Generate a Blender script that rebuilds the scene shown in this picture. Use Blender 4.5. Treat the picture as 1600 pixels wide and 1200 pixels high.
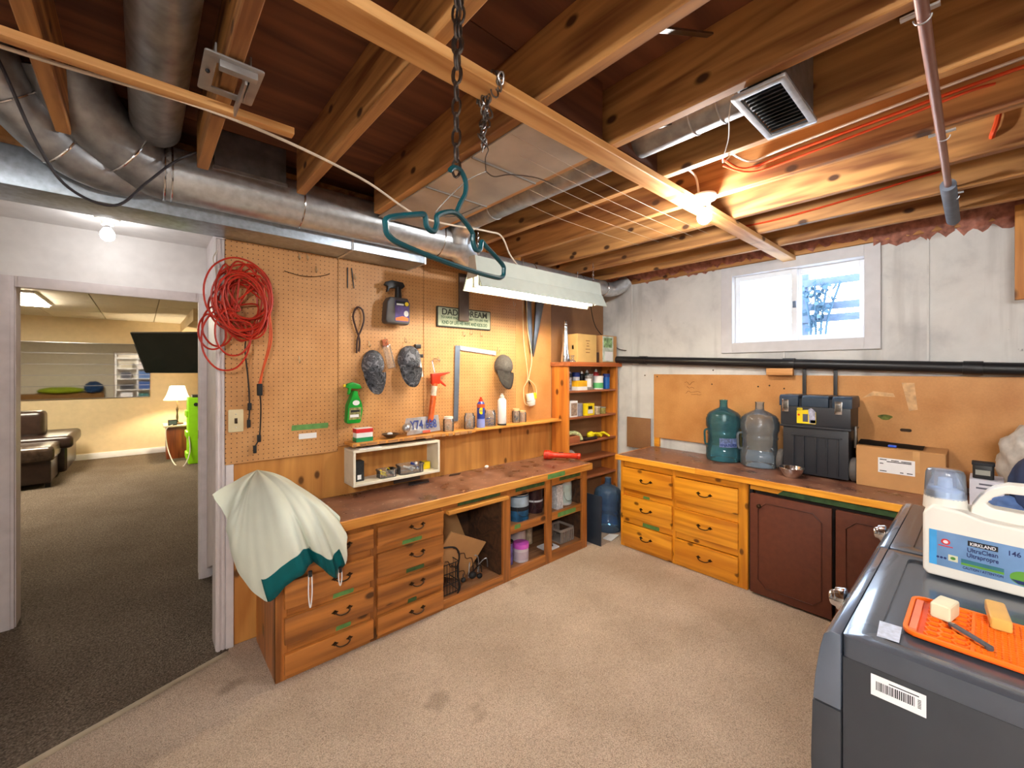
import bpy, bmesh, math, random
from mathutils import Vector, Matrix
for o in list(bpy.data.objects): bpy.data.objects.remove(o)
RN = random.Random(7)
SC = bpy.context.scene
COL = SC.collection
PI = math.pi

# ------------------------------------------------------------------ camera, world, exposure
cd = bpy.data.cameras.new('camera'); cam = bpy.data.objects.new('camera', cd); COL.objects.link(cam)
cam.location = (0, 0, 1.5); cam.rotation_euler = (math.radians(90), 0, math.radians(-41.5))
cd.sensor_width = 36; cd.lens = 655 / 1600 * 36; cd.shift_y = -21.5 / 1600; cd.clip_start = .02
SC.camera = cam
vs = SC.view_settings
vs.view_transform = 'Standard'; vs.look = 'None'; vs.exposure = 0.8; vs.gamma = 1.0; vs.use_curve_mapping = False
BULB, TUBE, HALL, PANEL, LAMP, FILL, SKY = 640, 62, 48, 42, 45, 230, 9.0

def lin(r, g, b):
    def f(v):
        v /= 255
        return v / 12.92 if v <= .04045 else ((v + .055) / 1.055) ** 2.4
    return (f(r), f(g), f(b), 1)

w = bpy.data.worlds.new('sky'); SC.world = w; w.use_nodes = True
w.node_tree.nodes['Background'].inputs[0].default_value = lin(214, 232, 255)
w.node_tree.nodes['Background'].inputs[1].default_value = SKY

# ------------------------------------------------------------------ materials
MATS = {}
def new_mat(name):
    m = bpy.data.materials.new(name); m.use_nodes = True
    nt = m.node_tree
    return m, nt, nt.nodes['Principled BSDF'], nt.nodes.new, nt.links.new

def coords(nt, scale, obj_random=True):
    n = nt.nodes.new
    tc = n('ShaderNodeTexCoord'); mp = n('ShaderNodeMapping'); mp.inputs['Scale'].default_value = scale
    if obj_random:
        oi = n('ShaderNodeObjectInfo'); vm = n('ShaderNodeVectorMath'); vm.operation = 'MULTIPLY_ADD'
        cb = n('ShaderNodeCombineXYZ')
        for i in range(3): nt.links.new(oi.outputs['Random'], cb.inputs[i])
        nt.links.new(cb.outputs[0], vm.inputs[0]); vm.inputs[1].default_value = (17.3, 9.1, 13.7)
        nt.links.new(tc.outputs['Object'], vm.inputs[2]); nt.links.new(vm.outputs[0], mp.inputs[0])
    else:
        nt.links.new(tc.outputs['Object'], mp.inputs[0])
    return mp.outputs[0]

def noise(nt, vec, scale, detail=4, dist=0, rough=.5):
    t = nt.nodes.new('ShaderNodeTexNoise'); t.inputs['Scale'].default_value = scale
    t.inputs['Detail'].default_value = detail; t.inputs['Distortion'].default_value = dist
    t.inputs['Roughness'].default_value = rough
    nt.links.new(vec, t.inputs['Vector']); return t.outputs[0]

def ramp(nt, fac, stops):
    r = nt.nodes.new('ShaderNodeValToRGB'); e = r.color_ramp.elements
    while len(e) < len(stops): e.new(.5)
    for i, (p, c) in enumerate(stops):
        e[i].position = p; e[i].color = c
    nt.links.new(fac, r.inputs[0]); return r.outputs[0]

def mixc(nt, fac, a, b, mode='MIX'):
    m = nt.nodes.new('ShaderNodeMix'); m.data_type = 'RGBA'; m.blend_type = mode
    for s, v in ((0, fac), (6, a), (7, b)):
        if isinstance(v, (int, float)): m.inputs[s].default_value = v
        elif isinstance(v, tuple): m.inputs[s].default_value = v
        else: nt.links.new(v, m.inputs[s])
    return m.outputs[2]

def bump(nt, bs, h, strength=.3, dist=.002):
    b = nt.nodes.new('ShaderNodeBump'); b.inputs['Strength'].default_value = strength
    b.inputs['Distance'].default_value = dist
    nt.links.new(h, b.inputs['Height']); nt.links.new(b.outputs[0], bs.inputs['Normal'])

def plain(name, col, rough=.5, metal=0, var=.08, scale=14, bmp=0, coat=0, emit=None, trans=0, alpha=1, ior=1.45):
    if name in MATS: return MATS[name]
    m, nt, bs, n, l = new_mat(name)
    vec = coords(nt, (1, 1, 1))
    f = noise(nt, vec, scale, 4)
    d = tuple(max(0, c * (1 - 2 * var)) for c in col[:3]) + (1,)
    u = tuple(min(1, c * (1 + var)) for c in col[:3]) + (1,)
    l(ramp(nt, f, [(.3, d), (.7, u)]), bs.inputs['Base Color'])
    bs.inputs['Roughness'].default_value = rough; bs.inputs['Metallic'].default_value = metal
    bs.inputs['Coat Weight'].default_value = coat; bs.inputs['IOR'].default_value = ior
    bs.inputs['Transmission Weight'].default_value = trans; bs.inputs['Alpha'].default_value = alpha
    if bmp: bump(nt, bs, f, bmp, .003)
    if emit:
        bs.inputs['Emission Color'].default_value = emit[0]; bs.inputs['Emission Strength'].default_value = emit[1]
    MATS[name] = m; return m

def wood(name, lo, hi, axis=0, rough=.45, knots=.0, scale=1.0, coat=.1, flat=None):
    if name in MATS: return MATS[name]
    m, nt, bs, n, l = new_mat(name)
    s = [26 * scale] * 3; s[axis] = 1.6 * scale
    vec = coords(nt, tuple(s))
    a = noise(nt, vec, 1.0, 5, .6)
    s2 = [5 * scale] * 3; s2[axis] = .5 * scale
    vec2 = coords(nt, tuple(s2))
    b = noise(nt, vec2, 1.0, 3, 1.2)
    wv = n('ShaderNodeMath'); wv.operation = 'MULTIPLY'; l(b, wv.inputs[0]); wv.inputs[1].default_value = 34
    sn = n('ShaderNodeMath'); sn.operation = 'SINE'; l(wv.outputs[0], sn.inputs[0])
    ad = n('ShaderNodeMath'); ad.operation = 'MULTIPLY_ADD'; l(sn.outputs[0], ad.inputs[0]); ad.inputs[1].default_value = .13; l(a, ad.inputs[2])
    mid = tuple((lo[i] * .45 + hi[i] * .55) for i in range(3)) + (1,)
    col = ramp(nt, ad.outputs[0], [(.25, lo), (.5, mid), (.72, hi)])
    if knots:
        s3 = [4.2] * 3; s3[axis] = 2.6
        if flat is not None: s3[flat] = 0
        v = n('ShaderNodeTexVoronoi'); v.voronoi_dimensions = '2D'; v.inputs['Scale'].default_value = knots * 1.5
        sx = n('ShaderNodeSeparateXYZ'); l(coords(nt, tuple(s3)), sx.inputs[0]); cb = n('ShaderNodeCombineXYZ')
        ax = [q for q in range(3) if q != (flat if flat is not None else (axis + 1) % 3)]
        l(sx.outputs[ax[0]], cb.inputs[0]); l(sx.outputs[ax[1]], cb.inputs[1]); l(cb.outputs[0], v.inputs['Vector'])
        k = ramp(nt, v.outputs['Distance'], [(.045, (1, 1, 1, 1)), (.085, (0, 0, 0, 1))])
        dk = tuple(c * .34 for c in lo[:3]) + (1,)
        col = mixc(nt, k, col, dk)
    l(col, bs.inputs['Base Color']); bs.inputs['Roughness'].default_value = rough
    bs.inputs['Coat Weight'].default_value = coat; bs.inputs['Coat Roughness'].default_value = .3
    bump(nt, bs, ad.outputs[0], .12, .002)
    MATS[name] = m; return m

def thin_plastic(name, tint, body=.12, rough=.08):
    '''thin-walled clear plastic: tinted see-through shell with a glossy skin and a little milky body'''
    m, nt, bs, n, l = new_mat(name)
    tr = n('ShaderNodeBsdfTransparent'); tr.inputs[0].default_value = tint
    gl = n('ShaderNodeBsdfGlossy'); gl.inputs['Roughness'].default_value = rough; gl.inputs[0].default_value = (1, 1, 1, 1)
    df = n('ShaderNodeBsdfDiffuse'); df.inputs[0].default_value = tint
    fr = n('ShaderNodeFresnel'); fr.inputs[0].default_value = 1.4
    m1 = n('ShaderNodeMixShader'); m1.inputs[0].default_value = body; l(tr.outputs[0], m1.inputs[1]); l(df.outputs[0], m1.inputs[2])
    m2 = n('ShaderNodeMixShader'); l(fr.outputs[0], m2.inputs[0]); l(m1.outputs[0], m2.inputs[1]); l(gl.outputs[0], m2.inputs[2])
    l(m2.outputs[0], nt.nodes['Material Output'].inputs[0])
    MATS[name] = m; return m

def emitter(name, col, s):
    if name in MATS: return MATS[name]
    m, nt, bs, n, l = new_mat(name)
    bs.inputs['Base Color'].default_value = (1, 1, 1, 1)
    bs.inputs['Emission Color'].default_value = col; bs.inputs['Emission Strength'].default_value = s
    MATS[name] = m; return m

def peg_mat(name, lo, hi, holes=True):
    m, nt, bs, n, l = new_mat(name)
    f = noise(nt, coords(nt, (1, 1, 1)), 5, 6)
    col = ramp(nt, f, [(.3, lo), (.7, hi)])
    g = noise(nt, coords(nt, (90, 90, 90)), 1, 2)
    col = mixc(nt, .12, col, g, 'OVERLAY')
    if holes:
        tc = n('ShaderNodeTexCoord'); sx = n('ShaderNodeSeparateXYZ'); l(tc.outputs['Object'], sx.inputs[0])
        cb = n('ShaderNodeCombineXYZ'); l(sx.outputs[0], cb.inputs[0]); l(sx.outputs[2], cb.inputs[1])
        sc = n('ShaderNodeVectorMath'); sc.operation = 'SCALE'; l(cb.outputs[0], sc.inputs[0]); sc.inputs['Scale'].default_value = 1 / .0254
        fr = n('ShaderNodeVectorMath'); fr.operation = 'FRACTION'; l(sc.outputs[0], fr.inputs[0])
        sb = n('ShaderNodeVectorMath'); sb.operation = 'SUBTRACT'; l(fr.outputs[0], sb.inputs[0]); sb.inputs[1].default_value = (.5, .5, 0)
        ln = n('ShaderNodeVectorMath'); ln.operation = 'LENGTH'; l(sb.outputs[0], ln.inputs[0])
        h = ramp(nt, ln.outputs['Value'], [(.09, (1, 1, 1, 1)), (.13, (0, 0, 0, 1))])
        col = mixc(nt, h, col, lin(70, 42, 20))
    l(col, bs.inputs['Base Color']); bs.inputs['Roughness'].default_value = .5
    MATS[name] = m; return m

def carpet_mat(name, cols, scale, bstr, stains=None):
    m, nt, bs, n, l = new_mat(name)
    vec = coords(nt, (1, 1, 1), False)
    v = n('ShaderNodeTexVoronoi'); v.inputs['Scale'].default_value = scale; l(vec, v.inputs['Vector'])
    f = noise(nt, vec, scale * .8, 4)
    big = noise(nt, vec, 2.2, 5)
    col = ramp(nt, f, [(.25, cols[0]), (.5, cols[1]), (.75, cols[2])])
    dk = ramp(nt, v.outputs['Distance'], [(.25, (1, 1, 1, 1)), (.8, (.62, .62, .62, 1))])
    col = mixc(nt, 1.0, col, dk, 'MULTIPLY')
    br = ramp(nt, big, [(.3, (.78, .76, .74, 1)), (.62, (1, 1, 1, 1))])
    col = mixc(nt, 1.0, col, br, 'MULTIPLY')
    if stains:
        st = noise(nt, vec, stains, 3)
        s = ramp(nt, st, [(.66, (0, 0, 0, 1)), (.76, (.75, .75, .75, 1))])
        col = mixc(nt, s, col, lin(96, 78, 62))
    l(col, bs.inputs['Base Color']); bs.inputs['Roughness'].default_value = .95
    bs.inputs['Specular IOR Level'].default_value = .1
    bump(nt, bs, v.outputs['Distance'], bstr, .006)
    MATS[name] = m; return m

def concrete_mat():
    m, nt, bs, n, l = new_mat('painted_concrete')
    vec = coords(nt, (1, 1, 1), False)
    f = noise(nt, vec, 3, 7, .3, .6)
    col = ramp(nt, f, [(.3, lin(176, 177, 178)), (.5, lin(205, 205, 203)), (.7, lin(216, 216, 214))])
    st = noise(nt, coords(nt, (1, 9, .8), False), 1.0, 5)
    s = ramp(nt, st, [(.55, (0, 0, 0, 1)), (.75, (.55, .55, .55, 1))])
    col = mixc(nt, s, col, lin(150, 148, 146))
    pit = noise(nt, vec, 22, 3)
    p = ramp(nt, pit, [(.73, (0, 0, 0, 1)), (.78, (.7, .7, .7, 1))])
    col = mixc(nt, p, col, lin(110, 112, 116))
    l(col, bs.inputs['Base Color']); bs.inputs['Roughness'].default_value = .8
    bump(nt, bs, f, .5, .006)
    MATS['conc'] = m; return m

def top_mat():
    m, nt, bs, n, l = new_mat('worn_brown_laminate')
    vec = coords(nt, (1, 1, 1), False)
    f = noise(nt, vec, 9, 6)
    col = ramp(nt, f, [(.25, lin(84, 52, 40)), (.5, lin(124, 82, 64)), (.75, lin(158, 116, 94))])
    sp = noise(nt, vec, 34, 3)
    s = ramp(nt, sp, [(.64, (0, 0, 0, 1)), (.70, (.7, .7, .7, 1))])
    col = mixc(nt, s, col, lin(186, 156, 128))
    dk = noise(nt, coords(nt, (1, 1.6, 1), False), 3.1, 3)
    d = ramp(nt, dk, [(.62, (0, 0, 0, 1)), (.74, (.6, .6, .6, 1))])
    col = mixc(nt, d, col, lin(58, 40, 32))
    l(col, bs.inputs['Base Color'])
    rr = ramp(nt, f, [(.3, (.24, .24, .24, 1)), (.7, (.42, .42, .42, 1))]); l(rr, bs.inputs['Roughness'])
    MATS['lam'] = m; return m

WH = plain('white_paint', lin(226, 224, 224), .45, var=.03)
TRIMW = plain('trim_paint', lin(214, 205, 206), .45, var=.05)
JW = {}
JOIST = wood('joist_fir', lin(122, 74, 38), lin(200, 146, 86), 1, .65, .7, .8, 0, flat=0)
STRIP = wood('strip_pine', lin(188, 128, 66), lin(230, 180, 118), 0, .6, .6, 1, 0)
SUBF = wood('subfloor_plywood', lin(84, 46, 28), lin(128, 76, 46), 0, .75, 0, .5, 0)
PLYW = wood('plywood_wall', lin(176, 112, 50), lin(216, 154, 80), 2, .45, .7, .6, .1, flat=1)
PINEA = wood('stained_pine_dark', lin(122, 70, 26), lin(184, 114, 48), 0, .4, .6, .9, .2, flat=1)
PINEAV = wood('stained_pine_dark_v', lin(122, 70, 26), lin(180, 110, 46), 2, .4, .5, .9, .2)
PINEB = wood('varnished_pine_gold', lin(190, 112, 16), lin(232, 158, 40), 1, .35, .8, .8, .25, flat=0)
PINEBV = wood('varnished_pine_gold_v', lin(190, 112, 16), lin(228, 154, 38), 2, .35, .8, .8, .25, flat=0)
SHELFW = wood('shelf_pine', lin(172, 94, 32), lin(212, 134, 52), 2, .4, .6, .8, .2)
SHELFH = wood('shelf_board', lin(140, 78, 44), lin(176, 106, 66), 0, .5, 0, .8, .1)
EDGE = wood('edge_wood', lin(176, 108, 36), lin(222, 158, 74), 0, .5, 0, 1, .1)
EDGEB = wood('edge_wood_gold', lin(198, 118, 22), lin(240, 168, 50), 1, .4, 0, 1, .2)
PEG = peg_mat('pegboard', lin(184, 130, 76), lin(204, 152, 98))
HARD = peg_mat('hardboard_orange', lin(186, 130, 72), lin(206, 150, 92), False)
HARDB = peg_mat('hardboard_brown', lin(132, 92, 60), lin(150, 108, 72), False)
PART = peg_mat('particle_board', lin(178, 120, 62), lin(200, 144, 84), False)
CARP = carpet_mat('beige_carpet', [lin(180, 156, 138), lin(208, 186, 166), lin(222, 204, 186)], 240, .6, 2.1)
DARKC = carpet_mat('taupe_carpet', [lin(70, 61, 52), lin(112, 99, 86), lin(140, 126, 110)], 120, .8)
CONC = concrete_mat(); LAM = top_mat()
GALV = plain('galvanised_steel', lin(206, 210, 214), .34, .8, .1, 30)
GALVD = plain('dull_galvanised_steel', lin(166, 168, 172), .42, .8, .16, 20)
PAN = plain('panning_sheet', lin(176, 168, 158), .5, .45, .12, 5)
CHR = plain('chrome', lin(215, 215, 218), .14, 1, .02)
STEEL = plain('dark_steel', lin(120, 116, 112), .35, 1, .1)
BRZ = plain('antique_bronze', lin(62, 42, 26), .4, .7, .1)
BLK = plain('black_plastic', lin(26, 26, 29), .4, 0, .1)
BLKR = plain('black_rubber', lin(20, 20, 22), .6, 0, .1)
TAPE = plain('green_tape', lin(96, 146, 78), .7, 0, .12, 30)
TAPED = plain('dark_green_tape', lin(62, 92, 50), .7, 0, .2, 30)
CARD = plain('cardboard', lin(186, 138, 88), .8, 0, .06, 8)
CARDL = plain('light_cardboard', lin(206, 168, 104), .8, 0, .06, 8)
PAPER = plain('paper_white', lin(226, 226, 228), .7, 0, .03)
INK = plain('ink_black', lin(28, 28, 32), .7)
INKB = plain('ink_blue', lin(36, 56, 130), .6)
ORC = plain('orange_cable', lin(206, 72, 30), .45)
REDC = plain('red_cord', lin(186, 44, 24), .4, 0, .12)
WHC = plain('white_cable', lin(206, 196, 184), .5)
YEL = plain('yellow_plastic', lin(236, 206, 24), .45)
REDP = plain('red_plastic', lin(206, 52, 24), .35)
CLEARP = thin_plastic('clear_plastic', (.95, .96, .96, 1), .07)
BRN = plain('brown_door_paint', lin(96, 50, 34), .4, 0, .08, 30)

# ------------------------------------------------------------------ mesh helpers
def tag(o, label=None, cat=None, group=None, kind=None):
    if label: o['label'] = label
    if cat: o['category'] = cat
    if group: o['group'] = group
    if kind: o['kind'] = kind
    return o

def thing(name, label, cat, loc=(0, 0, 0), rz=0, group=None, kind=None):
    o = bpy.data.objects.new(name, None); o.empty_display_size = .05; COL.objects.link(o)
    o.location = loc; o.rotation_euler = (0, 0, rz)
    return tag(o, label, cat, group, kind)

def spline(pts, n=8, closed=False):
    P = [Vector(p) for p in pts]; out = []; N = len(P)
    for i in range(N if closed else N - 1):
        if closed: a, b, c, d = P[i - 1], P[i], P[(i + 1) % N], P[(i + 2) % N]
        else: a, b, c, d = P[max(i - 1, 0)], P[i], P[i + 1], P[min(i + 2, N - 1)]
        for k in range(n):
            t = k / n
            out.append(.5 * ((2 * b) + (c - a) * t + (2 * a - 5 * b + 4 * c - d) * t * t + (3 * b - a - 3 * c + d) * t ** 3))
    if not closed: out.append(P[-1])
    return out

class B:
    def __init__(s): s.bm = bmesh.new()
    def box(s, x0, x1, y0, y1, z0, z1, M=None):
        v = [s.bm.verts.new((x, y, z)) for x in (x0, x1) for y in (y0, y1) for z in (z0, z1)]
        for f in ((0, 1, 3, 2), (4, 6, 7, 5), (0, 4, 5, 1), (2, 3, 7, 6), (0, 2, 6, 4), (1, 5, 7, 3)):
            s.bm.faces.new([v[i] for i in f])
        if M is not None:
            for q in v: q.co = M @ q.co
        return s
    def ring(s, c, u, w, r, n):
        return [s.bm.verts.new(c + u * (r * math.cos(2 * PI * k / n)) + w * (r * math.sin(2 * PI * k / n))) for k in range(n)]
    def tube(s, pts, r, n=8, closed=False, caps=True):
        P = [Vector(p) for p in pts]; N = len(P)
        rr = r if isinstance(r, (list, tuple)) else [r] * N
        T = []
        for i in range(N):
            a = P[i - 1] if (i or closed) else P[0]
            b = P[(i + 1) % N] if (i < N - 1 or closed) else P[-1]
            d = (b - a); T.append(d.normalized() if d.length > 1e-9 else Vector((0, 0, 1)))
        u = T[0].orthogonal().normalized(); rings = []
        for i in range(N):
            u = (u - T[i] * u.dot(T[i])); u = u.normalized() if u.length > 1e-6 else T[i].orthogonal().normalized()
            rings.append(s.ring(P[i], u, T[i].cross(u), rr[i], n))
        R = range(N if closed else N - 1)
        for i in R:
            A, C = rings[i], rings[(i + 1) % N]
            off = 0
            if closed and i == N - 1:
                off = min(range(n), key=lambda k: (A[0].co - C[k].co).length)
            for k in range(n):
                s.bm.faces.new((A[k], A[(k + 1) % n], C[(k + 1 + off) % n], C[(k + off) % n]))
        if caps and not closed:
            s.bm.faces.new(rings[0][::-1]); s.bm.faces.new(rings[-1])
        return s
    def cyl(s, p0, p1, r0, r1=None, n=16):
        return s.tube([p0, p1], [r0, r0 if r1 is None else r1], n)
    def lathe(s, prof, c=(0, 0, 0), n=20, M=None, close=False):
        c = Vector(c); rings = []; mk = []
        for r, z in prof:
            if r < 1e-6: q = [s.bm.verts.new((c.x, c.y, c.z + z))]
            else: q = [s.bm.verts.new((c.x + r * math.cos(2 * PI * k / n), c.y + r * math.sin(2 * PI * k / n), c.z + z)) for k in range(n)]
            rings.append(q); mk += q
        for A, C in zip(rings, rings[1:]):
            for k in range(n):
                a, b, d, e = A[k % len(A)], A[(k + 1) % len(A)], C[(k + 1) % len(C)], C[k % len(C)]
                f = []
                for q in (a, b, d, e):
                    if q not in f: f.append(q)
                if len(f) > 2: s.bm.faces.new(f)
        if M is not None:
            for q in mk: q.co = M @ q.co
        return s
    def prism(s, poly, d0, d1, M, holes=()):
        """polygon in local xy, extruded along local z from d0 to d1, then M"""
        loops = [poly] + list(holes); es = []; mk = []
        for lp in loops:
            vv = [s.bm.verts.new((x, y, d0)) for x, y in lp]; mk += vv
            es += [s.bm.edges.new((vv[i], vv[(i + 1) % len(vv)])) for i in range(len(vv))]
        if not holes: fs = [s.bm.faces.new(mk)]
        else:
            g = bmesh.ops.triangle_fill(s.bm, edges=es, use_beauty=True)
            fs = [x for x in g['geom'] if isinstance(x, bmesh.types.BMFace)]
        ex = bmesh.ops.extrude_face_region(s.bm, geom=fs)
        nv = [x for x in ex['geom'] if isinstance(x, bmesh.types.BMVert)]
        for v in nv: v.co.z += d1 - d0
        if M is not None:
            for v in mk + nv: v.co = M @ v.co
        return s
    def ball(s, c, r, n=14):
        r = r if isinstance(r, (tuple, list)) else (r, r, r)
        bmesh.ops.create_uvsphere(s.bm, u_segments=n, v_segments=n // 2 + 1, radius=1,
                                  matrix=Matrix.Translation(c) @ Matrix.Diagonal((*r, 1)))
        return s
    def build(s, name, m, parent=None, label=None, cat=None, group=None, kind=None, bevel=0, seg=2, sharp=35, local=False):
        bm = s.bm
        bmesh.ops.recalc_face_normals(bm, faces=bm.faces[:])
        if bevel:
            es = [e for e in bm.edges if len(e.link_faces) == 2 and e.calc_face_angle(0) > math.radians(30)]
            bmesh.ops.bevel(bm, geom=es, offset=bevel, segments=seg, affect='EDGES', profile=.6, clamp_overlap=True)
        for f in bm.faces: f.smooth = True
        for e in bm.edges:
            e.smooth = not (len(e.link_faces) == 2 and e.calc_face_angle(0) > math.radians(sharp))
        me = bpy.data.meshes.new(name); o = bpy.data.objects.new(name, me); COL.objects.link(o)
        if not local and bm.verts:
            xs = [v.co for v in bm.verts]
            c = Vector(((min(v.x for v in xs) + max(v.x for v in xs)) / 2, (min(v.y for v in xs) + max(v.y for v in xs)) / 2, min(v.z for v in xs)))
            for v in xs: v -= c
            o.location = c
        bm.to_mesh(me); bm.free()
        if m is not None: me.materials.append(m)
        if parent is not None:
            o.parent = parent
            if not local:
                q = parent
                while q is not None:
                    o.location -= q.location; q = q.parent
        return tag(o, label, cat, group, kind)

def copy_tree(o, parent=None):
    c = o.copy(); COL.objects.link(c); c.parent = parent
    for ch in list(o.children): copy_tree(ch, c)
    return c

FY = Matrix(((1, 0, 0, 0), (0, 0, -1, 0), (0, 1, 0, 0), (0, 0, 0, 1)))      # local xy -> world X,Z ; z -> -Y
FX = Matrix(((0, 0, -1, 0), (-1, 0, 0, 0), (0, 1, 0, 0), (0, 0, 0, 1)))     # local x -> -Y, y -> Z ; z -> -X
def at(M, x, y, z): return Matrix.Translation((x, y, z)) @ M
def rotz(a): return Matrix.Rotation(a, 4, 'Z')
def rotx(a): return Matrix.Rotation(a, 4, 'X')
def roty(a): return Matrix.Rotation(a, 4, 'Y')

def text(s, size, m, parent, M, align='LEFT', name='lettering', sx=1.0, local=True):
    cu = bpy.data.curves.new('t', 'FONT'); cu.body = s; cu.size = size; cu.align_x = align; cu.extrude = .0004; cu.offset = size * .018
    t = bpy.data.objects.new('t', cu); COL.objects.link(t)
    me = bpy.data.meshes.new_from_object(t); bpy.data.objects.remove(t); bpy.data.curves.remove(cu)
    me.transform(M @ Matrix.Diagonal((sx, 1, 1, 1)))
    me.materials.clear(); me.materials.append(m)
    o = bpy.data.objects.new(name, me); COL.objects.link(o)
    o.parent = parent
    if parent is not None and not local:
        q = parent
        while q is not None:
            o.location -= q.location; q = q.parent
    return o

def rrect(x0, x1, y0, y1, r, n=4):
    out = []
    for cx, cy, a0 in ((x1 - r, y1 - r, 0), (x0 + r, y1 - r, 90), (x0 + r, y0 + r, 180), (x1 - r, y0 + r, 270)):
        for k in range(n + 1):
            a = math.radians(a0 + 90 * k / n); out.append((cx + r * math.cos(a), cy + r * math.sin(a)))
    return out
def ell(cx, cy, rx, ry, n=20): return [(cx + rx * math.cos(2 * PI * k / n), cy + ry * math.sin(2 * PI * k / n)) for k in range(n)]

# ------------------------------------------------------------------ the setting
def struct(b, name, m, parent=None, **k):
    return b.build(name, m, parent, kind=None if parent else 'structure', **k)
ID = Matrix.Identity(4)
floor = struct(B().prism([(-3, -2.6), (3.7, -2.6), (3.7, 2.72), (.36, 2.72), (.34, 2.66), (-3, 1.376)], -.1, 0, ID), 'floor', CARP)
tag(floor, 'beige looped carpet with dark stains on the workshop floor', None)
tag(struct(B().prism([(-3, 1.376), (.34, 2.66), (.36, 2.72), (1.6, 2.72), (1.6, 10.1), (-3.6, 10.1), (-3.6, 1.376)], -.1, .002, ID), 'floor_hall', DARKC),
    'dark taupe carpet in the hall and far room')
d = Vector((3.34, 1.284)).normalized(); nn = Vector((-d.y, d.x)) * .014
a, b_ = Vector((-3, 1.376)), Vector((.345, 2.662))
tag(struct(B().prism([tuple(a + nn), tuple(b_ + nn), tuple(b_ - nn), tuple(a - nn)], 0, .009, ID), 'trim_1', plain('threshold_vinyl', lin(168, 152, 128), .6), bevel=.003),
    'pale threshold strip between beige and dark carpet')

wl = struct(B().box(.345, 3.7, 2.72, 2.84, 0, 2.6), 'wall_left', PLYW)
tag(wl, 'plywood workshop wall behind the workbench, faced with pegboard')
def pegpanel(x0, x1, z0, z1, m, y=2.7): return struct(B().box(x0, x1, y, 2.721, z0, z1), 'pegboard_panel', m, wl, bevel=.0015, seg=1)
pegpanel(.337, .926, .99, 2.205, PEG); pegpanel(.929, 1.531, 1.02, 2.33, PEG); pegpanel(1.534, 2.43, 1.02, 2.33, PEG)
pegpanel(2.433, 2.884, 1.02, 2.33, HARD, 2.704); pegpanel(2.886, 3.692, 1.02, 2.33, HARDB, 2.704)

wr = struct(B().box(3.7, 3.9, -2.6, .515, 0, 2.36).box(3.7, 3.9, 1.43, 2.84, 0, 2.36).box(3.7, 3.9, .515, 1.43, 0, 1.695).box(3.7, 3.9, .515, 1.43, 2.305, 2.36)
            .box(3.8, 3.9, -2.6, 2.84, 2.36, 2.62), 'wall_right', CONC)
tag(wr, 'rough white painted concrete foundation wall with a small window')
for y in (.24, 2.36): struct(B().box(3.694, 3.701, y - .005, y + .005, 0, 2.36), 'form_seam', CONC, wr)
struct(B().box(3.694, 3.701, 1.02, 1.03, .9, 1.65), 'form_seam', CONC, wr)
tag(struct(B().box(-3.1, 3.9, -2.7, -2.6, 0, 2.62), 'wall_rear', plain('rear_wall_paint', lin(205, 196, 180), .7)), 'pale wall at the back of the workshop')
tag(struct(B().box(-3.1, -3, -2.6, 3.75, 0, 2.62), 'wall_side', plain('rear_wall_paint', lin(205, 196, 180), .7)), 'pale side wall beyond the hall')

# ceiling : subfloor sheets and joists
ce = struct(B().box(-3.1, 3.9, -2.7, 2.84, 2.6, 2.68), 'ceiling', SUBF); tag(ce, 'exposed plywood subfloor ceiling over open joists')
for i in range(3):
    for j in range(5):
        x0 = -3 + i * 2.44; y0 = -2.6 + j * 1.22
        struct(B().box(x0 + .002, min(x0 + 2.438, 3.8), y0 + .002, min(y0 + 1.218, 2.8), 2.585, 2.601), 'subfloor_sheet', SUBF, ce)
jm_long = None
for k in range(-7, 10):
    x = .197 + .3885 * k - (.02 if k < 0 else 0)
    y1 = 2.22 if x < 1.45 else 2.72
    struct(B().box(x - .02, x + .02, -2.6, y1, 2.36, 2.586), 'joist', JOIST, ce, bevel=.003, seg=1)
struct(B().box(-3, 1.41, 2.545, 2.6, 2.36, 2.586), 'header', JOIST, ce)
struct(B().box(-3, .345, 2.72, 2.76, 2.3, 2.6), 'header', SUBF, ce)
st = struct(B().box(.2, 3.69, .945, 1.03, 2.328, 2.36), 'trim_2', STRIP, bevel=.003, seg=1)
tag(st, 'pale wooden strap nailed across the undersides of the joists')
for k, x in enumerate((.95, 1.345, 1.73, 2.5)):
    struct(B().box(x + .05, x + .35, .955, .99, 2.37, 2.58), 'blocking', SUBF, ce) if k < 2 else None
# steel cross-bridging bars
for (x, y) in ((1.0, .55), (1.40, .78), (1.79, .62), (2.17, .66), (1.0, -.2)):
    struct(B().box(x, x + .34, y, y + .02, -.003, .003, Matrix.Translation((x, y, 2.38)) @ roty(-.45) @ Matrix.Translation((-x, -y, 0))), 'bridging_bar', STEEL, ce)

# insulation batts at the top of the concrete wall
INS = plain('pink_insulation', lin(172, 116, 100), .95, 0, .25, 26, .8)
for k in range(10):
    y0 = -1.0 + k * .375
    b = B(); nu, nv = 10, 6; rows = []
    for i in range(nu + 1):
        rows.append([b.bm.verts.new((3.74 - .1 * math.sin(PI * (j + .3) / (nv + .6)) + RN.uniform(-.018, .018), y0 + .375 * i / nu, 2.335 - (.05 if k < 4 else 0) * abs(math.sin(i * 1.7 + k)) + .26 * j / nv + RN.uniform(-.012, .012))) for j in range(nv + 1)])
    for i in range(nu):
        for j in range(nv): b.bm.faces.new((rows[i][j], rows[i + 1][j], rows[i + 1][j + 1], rows[i][j + 1]))
    struct(b, 'insulation_batt', INS, wr, sharp=80)

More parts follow.
